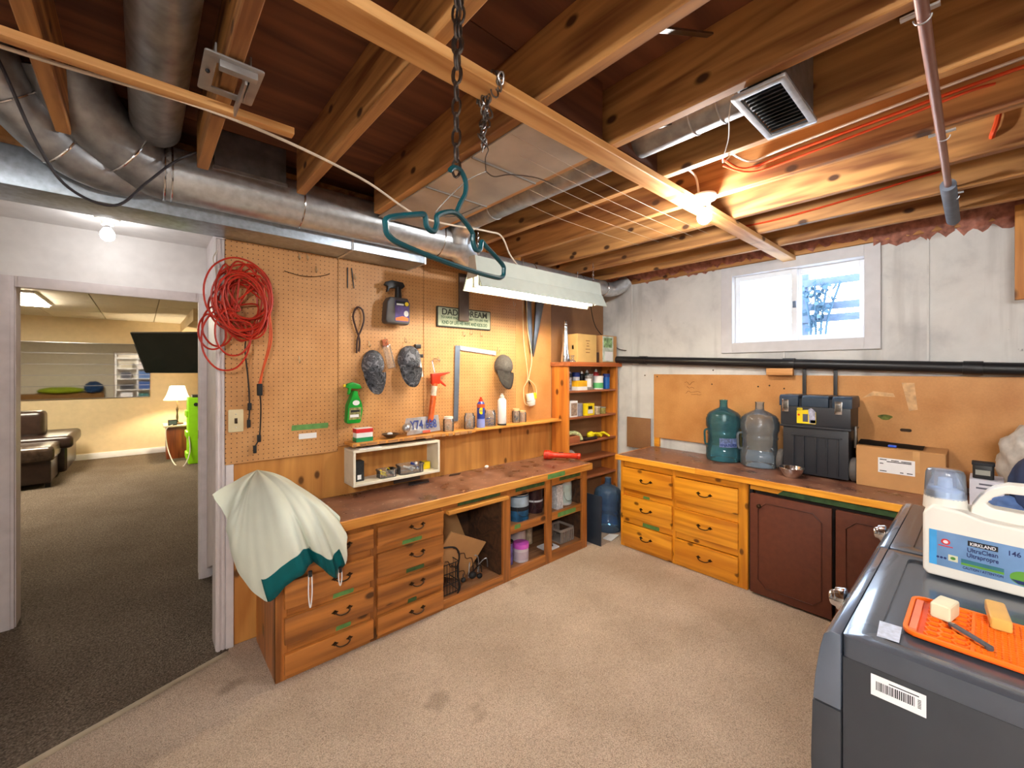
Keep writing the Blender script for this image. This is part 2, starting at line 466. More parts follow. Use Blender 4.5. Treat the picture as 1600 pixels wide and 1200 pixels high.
# window
wi = struct(B().box(3.70, 3.9, .515, .545, 1.695, 2.305).box(3.70, 3.9, 1.40, 1.43, 1.695, 2.305).box(3.70, 3.9, .545, 1.40, 1.695, 1.722).box(3.70, 3.9, .545, 1.40, 2.28, 2.305), 'window_1', WH)
tag(wi, 'small white sliding basement window with a flat white surround')
CASE = plain('casing_paint', lin(202, 202, 206), .5, 0, .03)
for x in ((.463, .548, 1.643, 2.357), (1.398, 1.485, 1.643, 2.357)): struct(B().box(3.68, 3.7, x[0], x[1], x[2], x[3]), 'window_casing', CASE, wi, bevel=.002, seg=1)
for z in ((1.643, 1.725), (2.278, 2.357)): struct(B().box(3.68, 3.7, .548, 1.398, z[0], z[1]), 'window_casing', CASE, wi, bevel=.002, seg=1)
VINYL = plain('vinyl_frame', lin(232, 236, 242), .35, 0, .02)
def sash(y0, y1, z0, z1, x, t):
    s = struct(B().box(x, x + .03, y0, y0 + t, z0, z1).box(x, x + .03, y1 - t, y1, z0, z1).box(x, x + .03, y0 + t, y1 - t, z0, z0 + t).box(x, x + .03, y0 + t, y1 - t, z1 - t, z1), 'window_sash', VINYL, wi, bevel=.003, seg=1)
    struct(B().box(x + .012, x + .016, y0 + t, y1 - t, z0 + t, z1 - t), 'pane', plain('window_glass', (1, 1, 1, 1), .02, 0, 0, trans=1, ior=1.02), s)
    return s
sash(.545, .985, 1.722, 2.28, 3.79, .045); sash(.955, 1.40, 1.722, 2.28, 3.755, .04)
struct(B().box(3.744, 3.756, .962, .982, 1.98, 2.03), 'window_latch', plain('latch_grey', lin(90, 110, 140), .4), wi, bevel=.002)

# particle board lining on the concrete wall
for y0, y1, z0 in ((.90, 2.106, .86), (-.9, .895, .80)):
    p = struct(B().box(3.675, 3.70, y0, y1, z0, 1.462), 'lining_board', PART, wr, bevel=.002, seg=1)
struct(B().box(3.672, 3.70, 2.05, 2.10, .776, .86), 'lining_batten', EDGEB, wr)
SMUDGE = plain('black_smudge', lin(70, 52, 36), .9, 0, .3, 40)
GREENP = plain('green_paint_mark', lin(104, 110, 50), .9, 0, .3, 30)
PALE = plain('pale_scuff', lin(206, 166, 122), .9, 0, .15, 30)
def daub(pts, m, x=3.6745): struct(B().prism([(-y, z) for y, z in pts], 0, .0006, at(FX, x, 0, 0)), 'paint_mark', m, wr)
daub([(.44 - .035 * math.cos(a) * (1 + .2 * math.sin(3 * a)), 1.19 + .018 * math.sin(a)) for a in [k * PI / 9 for k in range(18)]], GREENP)
daub([(.34 - .028 * math.cos(a), 1.115 + .014 * math.sin(a) * (1 + .3 * math.cos(2 * a))) for a in [k * PI / 8 for k in range(16)]], SMUDGE)
daub([(.36, 1.42), (.30, 1.42), (.285, 1.25), (.325, 1.24)], PALE)
daub([(.56, 1.31), (.50, 1.36), (.40, 1.35), (.39, 1.325), (.5, 1.33)], PALE)
PENC = plain('pencil', lin(96, 62, 34), .9)
for (y0, z0, nn_) in ((1.80, 1.385, 5), (1.78, 1.355, 4), (1.79, 1.30, 7), (1.74, 1.28, 5)):
    struct(B().tube(spline([(3.674, y0 - .022 * q, z0 + RN.uniform(-.016, .016)) for q in range(nn_)], 5), .0016, 4), 'pencil_scribble', PENC, wr)
# nails
for y, z in ((2.07, 1.44), (1.56, 1.38), (1.2, 1.37), (1.12, 1.38), (1.02, 1.36), (2.2, 1.45), (1.55, 1.5)):
    struct(B().ball((3.674, y, z), .006, 8), 'nail', plain('nail_dark', lin(52, 38, 28), .6), wr)

# hall and far room
tag(struct(B().box(-3, 1.3, 2.76, 3.75, 2.385, 2.43), 'ceiling_hall', WH), 'smooth white hall ceiling')
dw = struct(B().box(-3.6, -.56, 3.75, 3.87, 0, 2.42).box(.33, 1.6, 3.75, 3.87, 0, 2.42).box(-.56, .33, 3.75, 3.87, 2.03, 2.42), 'wall_hall', WH)
tag(dw, 'smooth white hall wall above and around the far doorway')
dr = struct(B().box(-.575, -.547, 3.75, 3.88, 0, 2.03).box(.316, .34, 3.75, 3.88, 0, 2.03).box(-.547, .316, 3.75, 3.88, 2.0, 2.03), 'door_1', TRIMW)
tag(dr, 'white doorway frame leading from the hall into the far room')
for x0, x1, z0, z1 in ((-.635, -.552, 0, 2.05), (.308, .385, 0, 2.05), (-.552, .308, 1.985, 2.05)):
    struct(B().box(x0, x1, 3.735, 3.752, z0, z1).box(x0 + .014, x1 - .014, 3.729, 3.737, z0, z1), 'door_casing', TRIMW, dr, bevel=.004)
struct(B().box(.312, .318, 3.79, 3.83, 1.0, 1.06), 'strike_plate', plain('old_brass', lin(120, 84, 52), .5, .6), dr)
tag(struct(B().prism([(-3.75, .06), (-2.9, .42), (-2.9, 2.385), (-3.75, 2.385)], -.03, .03, at(FX, .385, 0, 0)), 'wall_stub', TRIMW), 'white boxed stub of wall beside the far doorway')
tag(struct(B().box(1.3, 1.4, 2.76, 3.75, 0, 2.43), 'wall_hall_end', WH), 'white wall at the end of the hall')
tr = struct(B().box(.297, .34, 2.712, 2.86, 0, 2.205), 'trim_3', TRIMW, bevel=.003); tag(tr, 'scuffed white upright trim closing the end of the pegboard wall')
struct(B().box(.302, .316, 2.704, 2.713, 0, 2.2), 'bead', TRIMW, tr, bevel=.003)
struct(B().box(.324, .336, 2.706, 2.713, 0, 2.2), 'bead', TRIMW, tr, bevel=.003)
tag(struct(B().box(.340, .376, 2.702, 2.73, 0, .99), 'trim_4', TRIMW, bevel=.003), 'short white trim below the pegboard corner')

CREAM = plain('cream_wall', lin(206, 184, 146), .7, 0, .03)
tag(struct(B().box(-3.6, 1.6, 10, 10.1, 0, 2.42), 'wall_far', CREAM), 'cream painted far wall with a long mirror')
tag(struct(B().box(-3.7, -3.6, 3.87, 10.1, 0, 2.42), 'wall_far_left', CREAM), 'cream side wall of the far room')
tag(struct(B().box(1.6, 1.7, 3.75, 10.1, 0, 2.42), 'wall_far_right', CREAM), 'cream wall of the far room behind the television')
tag(struct(B().box(-3.6, 1.6, 9.975, 10, 0, .1), 'baseboard_far', WH, bevel=.004), 'white baseboard along the far cream wall')
cf = struct(B().box(-3.6, 1.6, 3.87, 10.1, 2.385, 2.43), 'ceiling_far', plain('tile_grid', lin(150, 138, 116), .8)); tag(cf, 'pale tiled ceiling of the far room')
TILE = plain('ceiling_tile', lin(214, 204, 186), .85, 0, .04, 40)
for i in range(8):
    for j in range(5):
        struct(B().box(-3.55 + i * .62 + .006, -3.55 + (i + 1) * .62 - .006, 3.95 + j * 1.22 + .006, 3.95 + (j + 1) * 1.22 - .006, 2.372, 2.386), 'ceiling_tile', TILE, cf)
tag(struct(B().box(.55, 1.6, 7.4, 10, 2.2, 2.372), 'trim_5', CREAM), 'cream boxed bulkhead at the far ceiling corner')

# outside the window
tag(struct(B().box(3.9, 14, -8, 10, 1.2, 1.45), 'ground_outside', plain('pale_gravel', lin(190, 190, 186), .9)), 'pale ground outside the window')
fe = thing('garden_fence', 'pale rail fence seen through the right window pane', 'fence', (6, .2, 1.45))
for z in (2.07, 2.21, 2.50): B().box(6, 6.03, -1.4, 1.52, z, z + .085).build('rail', plain('grey_fence', lin(74, 86, 104), .8), fe, bevel=.004)
for y in (1.42, .2, -1.2): B().box(6.03, 6.1, y, y + .08, 1.45, 2.7).build('post', plain('grey_fence', lin(74, 86, 104), .8), fe)
pl = thing('climbing_plant', 'leafy plant growing against the fence outside the window', 'plant', (5.9, 1.3, 1.45))
SL = plain('blue_green_leaf', lin(48, 74, 92), .7)
b = B()
for k in range(4): b.tube(spline([(5.9, 1.3 + .06 * k - .1, 1.45), (5.92, 1.3 + .05 * k - .08, 2.0), (5.88, 1.28 + .12 * k - .2, 2.5)], 5), .012, 5)
b.build('stem', SL, pl)
LEAF = None
for k in range(90):
    t = RN.random(); a = RN.uniform(-1, 1)
    p = Vector((5.9 + RN.uniform(-.06, .06), 1.3 + a * (.06 + .12 * t), 2.1 + .45 * t - .12 * abs(a)))
    if LEAF is None:
        LEAF = B().prism([(0, 0), (.03, .02), (.05, .0), (.03, -.02)], 0, .002, ID).build('leaf', SL, pl, local=True); o = LEAF
    else:
        o = LEAF.copy(); COL.objects.link(o)
    o.location = p - Vector(pl.location); o.rotation_euler = (RN.uniform(0, 6), RN.uniform(0, 6), RN.uniform(0, 6)); o.scale = (1.4, 1.4, 1.4)

# ------------------------------------------------------------------ ducts
def hoop(c, axis, r, w=.006):
    u = axis.orthogonal().normalized(); v = axis.cross(u)
    return [c + u * (r * math.cos(2 * PI * k / 24)) + v * (r * math.sin(2 * PI * k / 24)) for k in range(24)]
DY, DZ, DR = 2.385, 2.365, .115
md = thing('round_duct', 'large round galvanised duct running along the top of the pegboard wall', 'duct', (.9, DY, DZ - DR))
B().tube([(.08, DY, DZ), (1.62, DY, DZ)], DR, 32).build('duct_pipe', GALV, md)
B().tube(spline([(.08, DY, DZ), (.02, DY - .01, DZ + .01), (-.09, DY - .07, DZ + .06), (-.17, DY - .15, DZ + .14), (-.2, DY - .2, DZ + .22)], 4), DR, 28).build('duct_elbow', GALVD, md)
for c, ax in (((.075, DY, DZ), (1, 0, 0)), ((.1, DY, DZ), (1, 0, 0)), ((-.05, DY - .045, DZ + .035), (1, .55, -.5)), ((.62, DY, DZ), (1, 0, 0)), ((1.45, DY, DZ), (1, 0, 0))):
    B().tube(hoop(Vector(c), Vector(ax).normalized(), DR + .001), .004, 6, closed=True).build('seam_ring', CHR, md)
sd = thing('small_round_duct', 'narrower round duct continuing to the corner above the shop light', 'duct', (2.5, 2.42, 2.17))
B().tube([(1.62, DY, DZ), (1.70, 2.40, 2.31), (1.78, 2.42, 2.287), (3.32, 2.44, 2.287)], [DR, .1, .07, .07], 28).build('duct_pipe', GALV, sd)
B().tube(spline([(3.32, 2.44, 2.287), (3.44, 2.43, 2.29), (3.52, 2.38, 2.32), (3.57, 2.34, 2.38)], 5), .069, 24).build('duct_elbow', GALV, sd)
for x in (1.79, 2.35, 2.95, 3.31): B().tube(hoop(Vector((x, 2.43, 2.287)), Vector((1, 0, 0)), .072), .0035, 6, closed=True).build('seam_ring', CHR, sd)
for x in (2.2, 2.85):
    B().tube([(x, 2.43 + .072 * math.sin(a), 2.287 - .072 * math.cos(a)) for a in [k * PI / 10 - PI / 2 for k in range(11)]] , .003, 5).tube([(x, 2.358, 2.287), (x, 2.358, 2.36)], .003, 5).build('hanger_wire', STEEL, sd)
fd = thing('flat_duct', 'flat rectangular galvanised duct under the round duct above the pegboard', 'duct', (-.5, 2.58, 2.205))
B().box(-3, 1.41, 2.456, 2.70, 2.205, 2.36).build('duct_body', plain('bright_galvanised', lin(176, 188, 200), .38, 1, .12, 40), fd, bevel=.004)
B().box(1.40, 1.414, 2.452, 2.704, 2.201, 2.364).build('end_cap', GALV, fd, bevel=.002)
B().box(.92, .935, 2.4525, 2.703, 2.2015, 2.36).build('drive_cleat', GALV, fd)
vd = thing('joist_bay_duct', 'dark round duct running between joists above the hall opening', 'duct', (.06, 1.6, 2.40))
B().tube([(.045, -.5, 2.50), (.045, 2.26, 2.50)], .082, 28).build('duct_pipe', GALVD, vd)
B().tube(hoop(Vector((.045, 1.2, 2.50)), Vector((0, 1, 0)), .083), .004, 6, closed=True).build('seam_ring', GALV, vd)
ld = thing('branch_elbow_duct', 'dull round elbow duct at the far left of the ceiling', 'duct', (-.3, 2.3, 2.2))
B().tube(spline([(-.42, 2.15, 2.62), (-.37, 2.22, 2.5), (-.28, 2.30, 2.39), (-.18, 2.36, 2.33), (-.06, 2.42, 2.325), (.06, 2.46, 2.36)], 4), .085, 24).build('duct_pipe', GALVD, ld)
for c, ax in (((-.34, 2.25, 2.455), (.6, .5, -.7)), ((-.23, 2.335, 2.355), (.75, .45, -.4))):
    B().tube(hoop(Vector(c), Vector(ax).normalized(), .087), .004, 6, closed=True).build('seam_ring', CHR, ld)
gb = thing('plenum_box', 'grey sheet metal box above the round duct between joists', 'duct', (.39, 2.32, 2.40))
B().box(.245, .535, 2.28, 2.54, 2.40, 2.585).build('box_body', plain('grey_sheet', lin(132, 138, 146), .45, .9, .15, 20), gb, bevel=.003)
B().box(.24, .54, 2.272, 2.282, 2.40, 2.415).build('flange', GALVD, gb)
# panned joist bay
pn = thing('panning_sheets', 'pale tan sheet metal closing the joist bay behind the green hanger', 'sheet metal', (1.16, 1.6, 2.35))
for y0, y1 in ((1.05, 1.36), (1.36, 1.72), (1.72, 2.24)): B().box(.99, 1.345, y0 + .002, y1 - .002, 2.352, 2.359).build('sheet', PAN, pn, bevel=.001, seg=1)
for y in (1.36, 1.72): B().box(.99, 1.345, y - .004, y + .004, 2.346, 2.353).build('seam', plain('seam_grey', lin(120, 112, 104), .6), pn)
# supply duct between joists and its register
rd = thing('supply_duct', 'long round supply duct lying between joists beside the bulb', 'duct', (1.56, 1.2, 2.36))
B().tube([(1.55, .52, 2.45), (1.55, 2.1, 2.45)], .066, 24).build('duct_pipe', GALVD, rd)
B().tube(spline([(1.55, 2.1, 2.45), (1.55, 2.2, 2.44), (1.56, 2.27, 2.40), (1.57, 2.3, 2.34)], 4), .068, 20).build('duct_elbow', GALV, rd)
for y in (.62, .72, 1.05, 1.9): B().tube(hoop(Vector((1.55, y, 2.45)), Vector((0, 1, 0)), .067), .003, 6, closed=True).build('seam_ring', GALV, rd)
rg = thing('ceiling_register', 'square metal air register with dark louvres under the supply duct', 'air vent', (1.53, .44, 2.335))
B().box(1.385, 1.695, .385, .515, 2.37, 2.585).build('boot', GALVD, rg)
B().prism(rrect(1.365, 1.705, .375, .525, .006), 2.335, 2.345, ID, [rrect(1.39, 1.68, .395, .505, .004)]).build('frame', GALV, rg, bevel=.002)
B().box(1.39, 1.68, .395, .505, 2.36, 2.365).build('damper', plain('vent_dark', lin(24, 25, 28), .6), rg)
for k in range(13):
    x = 1.40 + k * .0225
    B().box(-.001, .001, .395, .505, -.008, .008, Matrix.Translation((x, 0, 2.35)) @ roty(.6)).build('louvre', plain('louvre_grey', lin(78, 82, 90), .4, .6), rg)

# ------------------------------------------------------------------ pipes, cables and odds on the joists
cp = thing('copper_pipe', 'copper water pipe with a grey foam sleeve hung under the joists', 'pipe', (2.4, .11, 2.32))
B().tube([(.2, .085, 2.343), (3.5, .122, 2.343)], .0125, 14).build('pipe', plain('old_copper', lin(152, 110, 96), .4, .6), cp)
B().tube([(2.75, .114, 2.343), (3.42, .121, 2.343)], .028, 18).build('foam_sleeve', plain('grey_foam', lin(112, 120, 134), .85), cp, bevel=.002)
for x in (1.39, 2.16, 2.95): B().box(x, x + .015, .07, .14, 2.355, 2.361).tube([(x + .007, .1 + .016 * math.cos(a), 2.343 + .016 * math.sin(a)) for a in [PI * k / 8 + PI for k in range(9)]], .002, 5).build('pipe_strap', GALV, cp)
def cable(name, pts, r, m, label, cat='cable', group=None, n=7): return B().tube(spline(pts, 8), r, n).build(name, m, None, label, cat, group)
cable('white_cable', [(2.108, -.9, 2.50), (2.108, -.08, 2.497), (2.106, .25, 2.485), (2.108, .6, 2.47), (2.1, .72, 2.462), (1.98, .78, 2.5)], .006, plain('white_sheath', lin(226, 214, 204), .5), 'white electrical cable stapled along the joist right of the air register')
cable('orange_cable', [(2.108, -.9, 2.475), (2.106, -.08, 2.468), (2.106, .25, 2.455), (2.108, .55, 2.445), (2.1, .74, 2.435), (1.99, .8, 2.47)], .0065, ORC, 'upper orange electrical cable just below the white cable on the joist')
cable('orange_cable', [(2.12, -.02, 2.45), (2.10, .04, 2.445), (2.106, .2, 2.435), (2.106, .45, 2.418), (2.108, .7, 2.41), (2.0, .8, 2.44)], .005, ORC, 'lower orange cable coming out of a hole in the joist')
cable('orange_cable', [(2.52, -.04, 2.515), (2.496, -.036, 2.505), (2.492, -.028, 2.46), (2.496, -.018, 2.425), (2.52, -.015, 2.415)], .009, ORC, 'short orange cable stub passing through a hole in the yellow joist')
cable('orange_cable', [(2.93, .1, 2.47), (2.886, .2, 2.457), (2.888, .45, 2.435), (2.886, .68, 2.42), (2.888, .9, 2.415), (2.9, 1.15, 2.43)], .006, ORC, 'drooping orange cable stapled to the joist right of the bulb')
cable('orange_cable', [(2.14, 1.25, 2.40), (2.15, 1.5, 2.395), (2.15, 1.9, 2.40), (2.14, 2.3, 2.42)], .005, ORC, 'thin orange cable on a joist behind the clothes line strings')
cable('lamp_cable', [(1.80, .98, 2.45), (1.92, .96, 2.47), (2.0, .93, 2.44), (2.04, .93, 2.37)], .005, WHC, 'short white cable curving into the bulb holder')
cable('thin_wire', [(1.37, .44, 2.5), (1.42, .54, 2.37), (1.6, .62, 2.345), (1.75, .70, 2.335), (1.80, .66, 2.40)], .002, WHC, 'thin loose wire dangling across two joists by the supply duct')
for k, y in enumerate((1.13, 1.22, 1.31, 1.42, 1.55)):
    B().tube(spline([(1.0 + .12 * k, y, 2.348), (1.8, y + .01, 2.337), (2.66 - .03 * k, y + .015, 2.35)], 6), .0008, 5).build('clothes_line', plain('line_cord', lin(150, 132, 112), .7), None,
        ['clothes line string nearest the wooden strap', 'second clothes line string from the wooden strap', 'middle clothes line string of the five', 'fourth clothes line string from the wooden strap', 'clothes line string farthest from the wooden strap'][k], 'string', 'strings under the joists')
cable('sagging_cable', [(-1.0, 1.70, 2.35), (-.276, 1.703, 2.345), (.212, 1.656, 2.335), (.68, 1.741, 2.31), (1.104, 1.957, 2.30), (1.55, 1.985, 2.335), (1.68, 2.0, 2.335), (1.80, 2.06, 2.26), (1.9, 2.1, 2.216)], .0055, plain('cream_sheath', lin(206, 190, 170), .5), 'long cream cable sagging under the joists to the shop light')
cable('dark_cable', [(-.42, 2.02, 2.62), (-.34, 2.05, 2.485), (-.263, 2.10, 2.264), (-.192, 2.15, 2.146), (-.074, 2.17, 2.119), (.018, 2.2, 2.244), (.1, 2.23, 2.36), (.175, 2.21, 2.42)], .005, plain('dark_sheath', lin(52, 50, 56), .5), 'dark grey cable looping below the elbow ducts at left')
B().box(-.35, .407, 1.622, 1.66, 2.335, 2.359).build('wood_lath', STRIP, None, 'thin wooden lath nailed under the joists at upper left', 'lath', bevel=.002)
bk = thing('metal_bracket', 'pale metal box bracket fixed around a joist at upper left', 'bracket', (.19, 1.47, 2.33))
PLT = plain('pale_zinc', lin(170, 166, 164), .45, .7, .1)
B().prism(rrect(.125, .265, 1.36, 1.56, .008), 2.345, 2.350, ID, [rrect(.152, .235, 1.40, 1.53, .004)]).build('plate', PLT, bk, bevel=.001)
B().box(.152, .156, 1.40, 1.53, 2.345, 2.40).box(.235, .239, 1.40, 1.53, 2.345, 2.40).build('side_flange', PLT, bk)
B().box(.16, .25, 1.375, 1.40, 2.325, 2.345).build('lug', PLT, bk, bevel=.002)
B().box(.222, .228, 1.40, 1.60, 2.315, 2.345).build('tongue', PLT, bk)
for x, y in ((.215, 1.388), (.14, 1.45)): B().ball((x, y, 2.342), .006, 8).build('screw', INK, bk)
B().box(3.57, 3.61, -.24, -.105, 1.885, 2.40).build('hanging_board', wood('board_fir', lin(170, 106, 44), lin(204, 142, 70), 2, .6, .5), None, 'short wooden board hanging at the right edge beside the concrete wall', 'board', bevel=.003)

# bulb holders
def bulb(loc, s, name, label, strength):
    e = thing(name, label, 'light fixture', loc)
    x, y, z = loc
    B().lathe([(0, 0), (.056, 0), (.058, -.008), (.052, -.022), (.032, -.03), (.026, -.05), (0, -.05)], loc, 24).build('porcelain_base', plain('porcelain', lin(232, 230, 226), .25, 0, .02), e)
    B().lathe([(.014, -.05), (.014, -.066)], loc, 14).build('screw_collar', CHR, e)
    B().lathe([(.014, -.064), (.02, -.072), (.031, -.092), (.033, -.108), (.028, -.126), (.015, -.138), (0, -.141)], loc, 20).build('glass_bulb', emitter(name + '_glow', s, strength), e)
    return e
bulb((2.08, .92, 2.362), (1, .99, .97, 1), 'bare_bulb', 'lit bare bulb in a white porcelain holder beside the wooden strap', BULB)
bulb((-.145, 3.35, 2.384), (1, .97, .93, 1), 'hall_bulb', 'lit white bulb on the hall ceiling over the doorway', HALL)
e = thing('added_fill_light', 'added twin tube fill light under the joists, unseen behind the camera', 'light fixture', (-.9, -.9, 2.28))  # strip light added unseen behind the camera for general fill
B().box(-.99, -.81, -1.55, -.25, 2.30, 2.358).build('housing', plain('white_enamel_b', lin(216, 218, 208), .4), e, bevel=.004)
for x in (-.95, -.85): B().tube([(x, -1.52, 2.275), (x, -.28, 2.275)], .016, 12).build('fluorescent_tube', emitter('added_fill_glow', (1, .98, .95, 1), FILL), e)

# shop light
SX0, SX1 = 1.53, 2.78
sl = thing('shop_light', 'long white fluorescent shop light hanging on chains over the workbench', 'light fixture', ((SX0 + SX1) / 2, 2.1, 2.0))
WHM = plain('white_enamel', lin(178, 184, 174), .45, 0, .03)
b = B()
prof = [(2.0, 2.008), (2.045, 2.10), (2.052, 2.105), (2.07, 2.205), (2.13, 2.205), (2.148, 2.105), (2.155, 2.10), (2.2, 2.008)]
inn = [(y + (.004 if y < 2.1 else -.004), z - .003) for y, z in prof]
for A in (prof,):
    va = [[b.bm.verts.new((x, y, z)) for y, z in prof] for x in (SX0, SX1)]
    vb = [[b.bm.verts.new((x, y, z)) for y, z in inn] for x in (SX0, SX1)]
    for i in range(len(prof) - 1):
        b.bm.faces.new((va[0][i], va[0][i + 1], va[1][i + 1], va[1][i])); b.bm.faces.new((vb[0][i], vb[1][i], vb[1][i + 1], vb[0][i + 1]))
        for q in (0, 1): b.bm.faces.new((va[q][i], vb[q][i], vb[q][i + 1], va[q][i + 1]))
    for i in (0, -1): b.bm.faces.new((va[0][i], va[1][i], vb[1][i], vb[0][i]))
b.build('reflector', WHM, sl, sharp=20)
for x in (SX0 - .002, SX1):
    B().prism([(2.045, 2.07), (2.07, 2.207), (2.13, 2.207), (2.155, 2.07)], 0, .002, Matrix(((0, 0, 1, x), (1, 0, 0, 0), (0, 1, 0, 0), (0, 0, 0, 1)))).build('end_plate', plain('end_enamel', lin(190, 180, 164), .5), sl)
for y in (2.07, 2.13):
    for x in (SX0 + .03, SX1 - .06): B().box(x, x + .03, y - .012, y + .012, 2.02, 2.102).build('lamp_holder', WHM, sl, bevel=.003)
    tm = emitter('fluorescent_glow', (1, .85, .62, 1), TUBE)
    B().tube([(SX0 + .04, y, 2.035), (SX1 - .04, y, 2.035)], .0125, 12).build('fluorescent_tube', tm, sl)
def chain(name, top, n, m, label=None, parent=None, L=.028, r=.0026, w=.008, cat='chain', dx=0, dy=0):
    e = parent
    if e is None: e = thing(name, label, cat, (top[0], top[1], top[2] - n * L))
    proto = None
    for k in range(n):
        if proto is None:
            pts = [(w * math.cos(a), 0, (L / 2 + .003) * math.sin(a)) for a in [2 * PI * q / 12 for q in range(12)]]
            proto = B().tube(pts, r, 5, closed=True).build('link', m, e, local=True); o = proto
        else:
            o = proto.copy(); COL.objects.link(o)
        o.location = Vector((top[0] + dx * k, top[1] + dy * k, top[2] - L * (k + .5))) - Vector(e.location); o.rotation_euler = (0, 0, .6 + (PI / 2 if k % 2 else 0))
    return e
for x in (SX0 + .045, SX1 - .05): chain('chain', (x, 2.1, 2.36), 9, CHR, parent=sl, L=.0165, r=.0018, w=.0055)
cable('power_lead', [(SX1 - .02, 2.12, 2.2), (2.95, 2.3, 2.16), (3.3, 2.55, 2.05), (3.52, 2.66, 1.93), (3.66, 2.62, 1.80), (3.67, 2.50, 1.72), (3.66, 2.4, 1.70)], .004, BLKR, 'thin black lead drooping from the shop light past the corner')

# chains and hangers
chain('hanging_chain', (.535, .795, 2.36), 12, plain('chain_steel', lin(126, 122, 120), .3, 1, .1), 'long steel chain carrying the green plastic hanger', L=.035, r=.0032, w=.0095)
chain('doubled_chain', (.545, .79, 2.36), 6, plain('chain_steel', lin(126, 122, 120), .3, 1, .1), 'short loose steel chain beside the green hanger chain', L=.035, r=.0032, w=.0095, dx=-.002)
cb = thing('knotted_chain', 'knotted steel chain wrapped round the wooden strap', 'chain', (.78, 1.0, 2.15))
CS = MATS['chain_steel']
for k in range(26):
    a = 2 * PI * k / 26
    pts = [(.009 * math.cos(q), 0, .017 * math.sin(q)) for q in [2 * PI * i / 10 for i in range(10)]]
    o = B().tube(pts, .003, 5, closed=True).build('link', CS, cb, local=True) if k == 0 else lk0.copy()
    if k == 0: lk0 = o
    else: COL.objects.link(o)
    if k < 12: p = Vector((.78, .987 + .056 * math.cos(a * 26 / 12), 2.345 + .03 * math.sin(a * 26 / 12)))
    else: p = Vector((.78 + RN.uniform(-.016, .016), 1.0 + RN.uniform(-.016, .016), 2.325 - (k - 12) * .0105))
    o.location = p - Vector(cb.location); o.rotation_euler = (RN.uniform(-.7, .7), RN.uniform(-.5, .5), RN.uniform(0, 3))
b = B().tube(spline([(.768, 1.005, 2.155), (.775, 1.0, 2.178), (.785, .995, 2.165), (.778, 1.0, 2.14), (.78, 1.0, 2.10)], 6), .0018, 5)
b.tube(spline([(.78, 1.0, 2.10), (.74, 1.03, 2.075), (.70, 1.06, 2.03), (.665, 1.09, 1.98), (.67, 1.10, 1.97), (.74, 1.11, 1.985), (.82, 1.08, 2.03)], 5), .0018, 5).tube(spline([(.78, 1.0, 2.10), (.80, .985, 2.085), (.84, .96, 2.095), (.92, .93, 2.10), (.98, .91, 2.09)], 5), .0018, 5)
b.build('wire_hanger', STEEL, None, 'bent wire coat hanger hooked on the knotted chain', 'hanger')
HP = [(-.19, .012), (-.198, .028), (-.19, .045), (-.115, .075), (-.098, .078), (-.092, .058), (-.072, .054), (-.062, .072), (-.058, .092), (0, .115), (.058, .092), (.062, .072), (.072, .054), (.092, .058), (.098, .078), (.115, .072), (.19, .045), (.198, .028), (.19, .012), (.15, .004), (0, .0), (-.15, .004)]
TEAL = plain('teal_plastic', lin(4, 64, 72), .35, 0, .05)
hx = Vector((.376, .12)).normalized(); HM = Matrix(((hx.x, 0, hx.y, .514), (hx.y, 0, -hx.x, .766), (0, 1, 0, 1.728), (0, 0, 0, 1)))
hg = thing('plastic_hanger', 'dark green plastic coat hanger hanging from the chain', 'hanger', (.514, .766, 1.728))
B().tube([HM @ p for p in spline([(x, y, 0) for x, y in HP], 4, True)], .0058, 8, closed=True).build('frame', TEAL, hg)
B().tube([HM @ p for p in spline([(0, .112, 0), (.016, .142, 0), (.033, .168, 0), (.036, .195, 0), (.018, .214, 0), (-.006, .212, 0), (-.02, .2, 0)], 5)], .0055, 8).build('hook', TEAL, hg)

# ------------------------------------------------------------------ workbench along the pegboard wall
def pull(parent, M, w=.075):
    """bail drawer pull, local x across, y up, z out"""
    h = B().tube([M @ p for p in spline([(-w / 2, 0, .004), (-w / 2 + .004, -.004, .018), (-w / 4, -.012, .024), (0, -.014, .025), (w / 4, -.012, .024), (w / 2 - .004, -.004, .018), (w / 2, 0, .004)], 3)], .0036, 7).build('handle', BRZ, parent)
    for s in (-1, 1):
        B().prism([(s * w / 2 + x, y) for x, y in [(0, .012), (.010, .004), (.018, 0), (.010, -.004), (0, -.012), (-.010, -.004), (-.018, 0), (-.010, .004)]], 0, .003, M).build('backplate', BRZ, parent)
    return h
def tape(parent, M, w, h, m=TAPE): return B().prism([(-w / 2, -h / 2), (w / 2 - .004, -h / 2), (w / 2, h * .1), (w / 2 - .003, h / 2), (-w / 2 + .003, h / 2)], 0, .0006, M).build('tape_label', m, parent)
FA = 2.25
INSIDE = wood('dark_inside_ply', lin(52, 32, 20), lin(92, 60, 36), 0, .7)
wt = thing('workbench_top', 'long worn brown workbench top with a chipped wooden front edge', 'worktop', (1.65, 2.45, .665))
B().box(.45, 2.86, 2.225, 2.70, .668, .712).build('top_sheet', LAM, wt, bevel=.002, seg=1)
B().box(.45, 2.872, 2.213, 2.226, .658, .711).box(2.859, 2.872, 2.226, 2.70, .658, .711).build('front_edge', EDGE, wt, bevel=.003, seg=1)
tape(wt, at(FY, 2.42, 2.2128, .685), .2, .035)
dc = thing('drawer_cabinet', 'brown stained pine cabinet with two columns of drawers under the workbench', 'cabinet', (.95, 2.47, 0))
B().box(.48, .50, FA, 2.69, 0, .66).build('side_panel', PINEAV, dc)
B().box(1.395, 1.413, FA, 2.69, 0, .66).build('side_panel', PINEAV, dc)
B().box(.50, 1.395, 2.66, 2.69, 0, .66).build('back_panel', PINEA, dc)
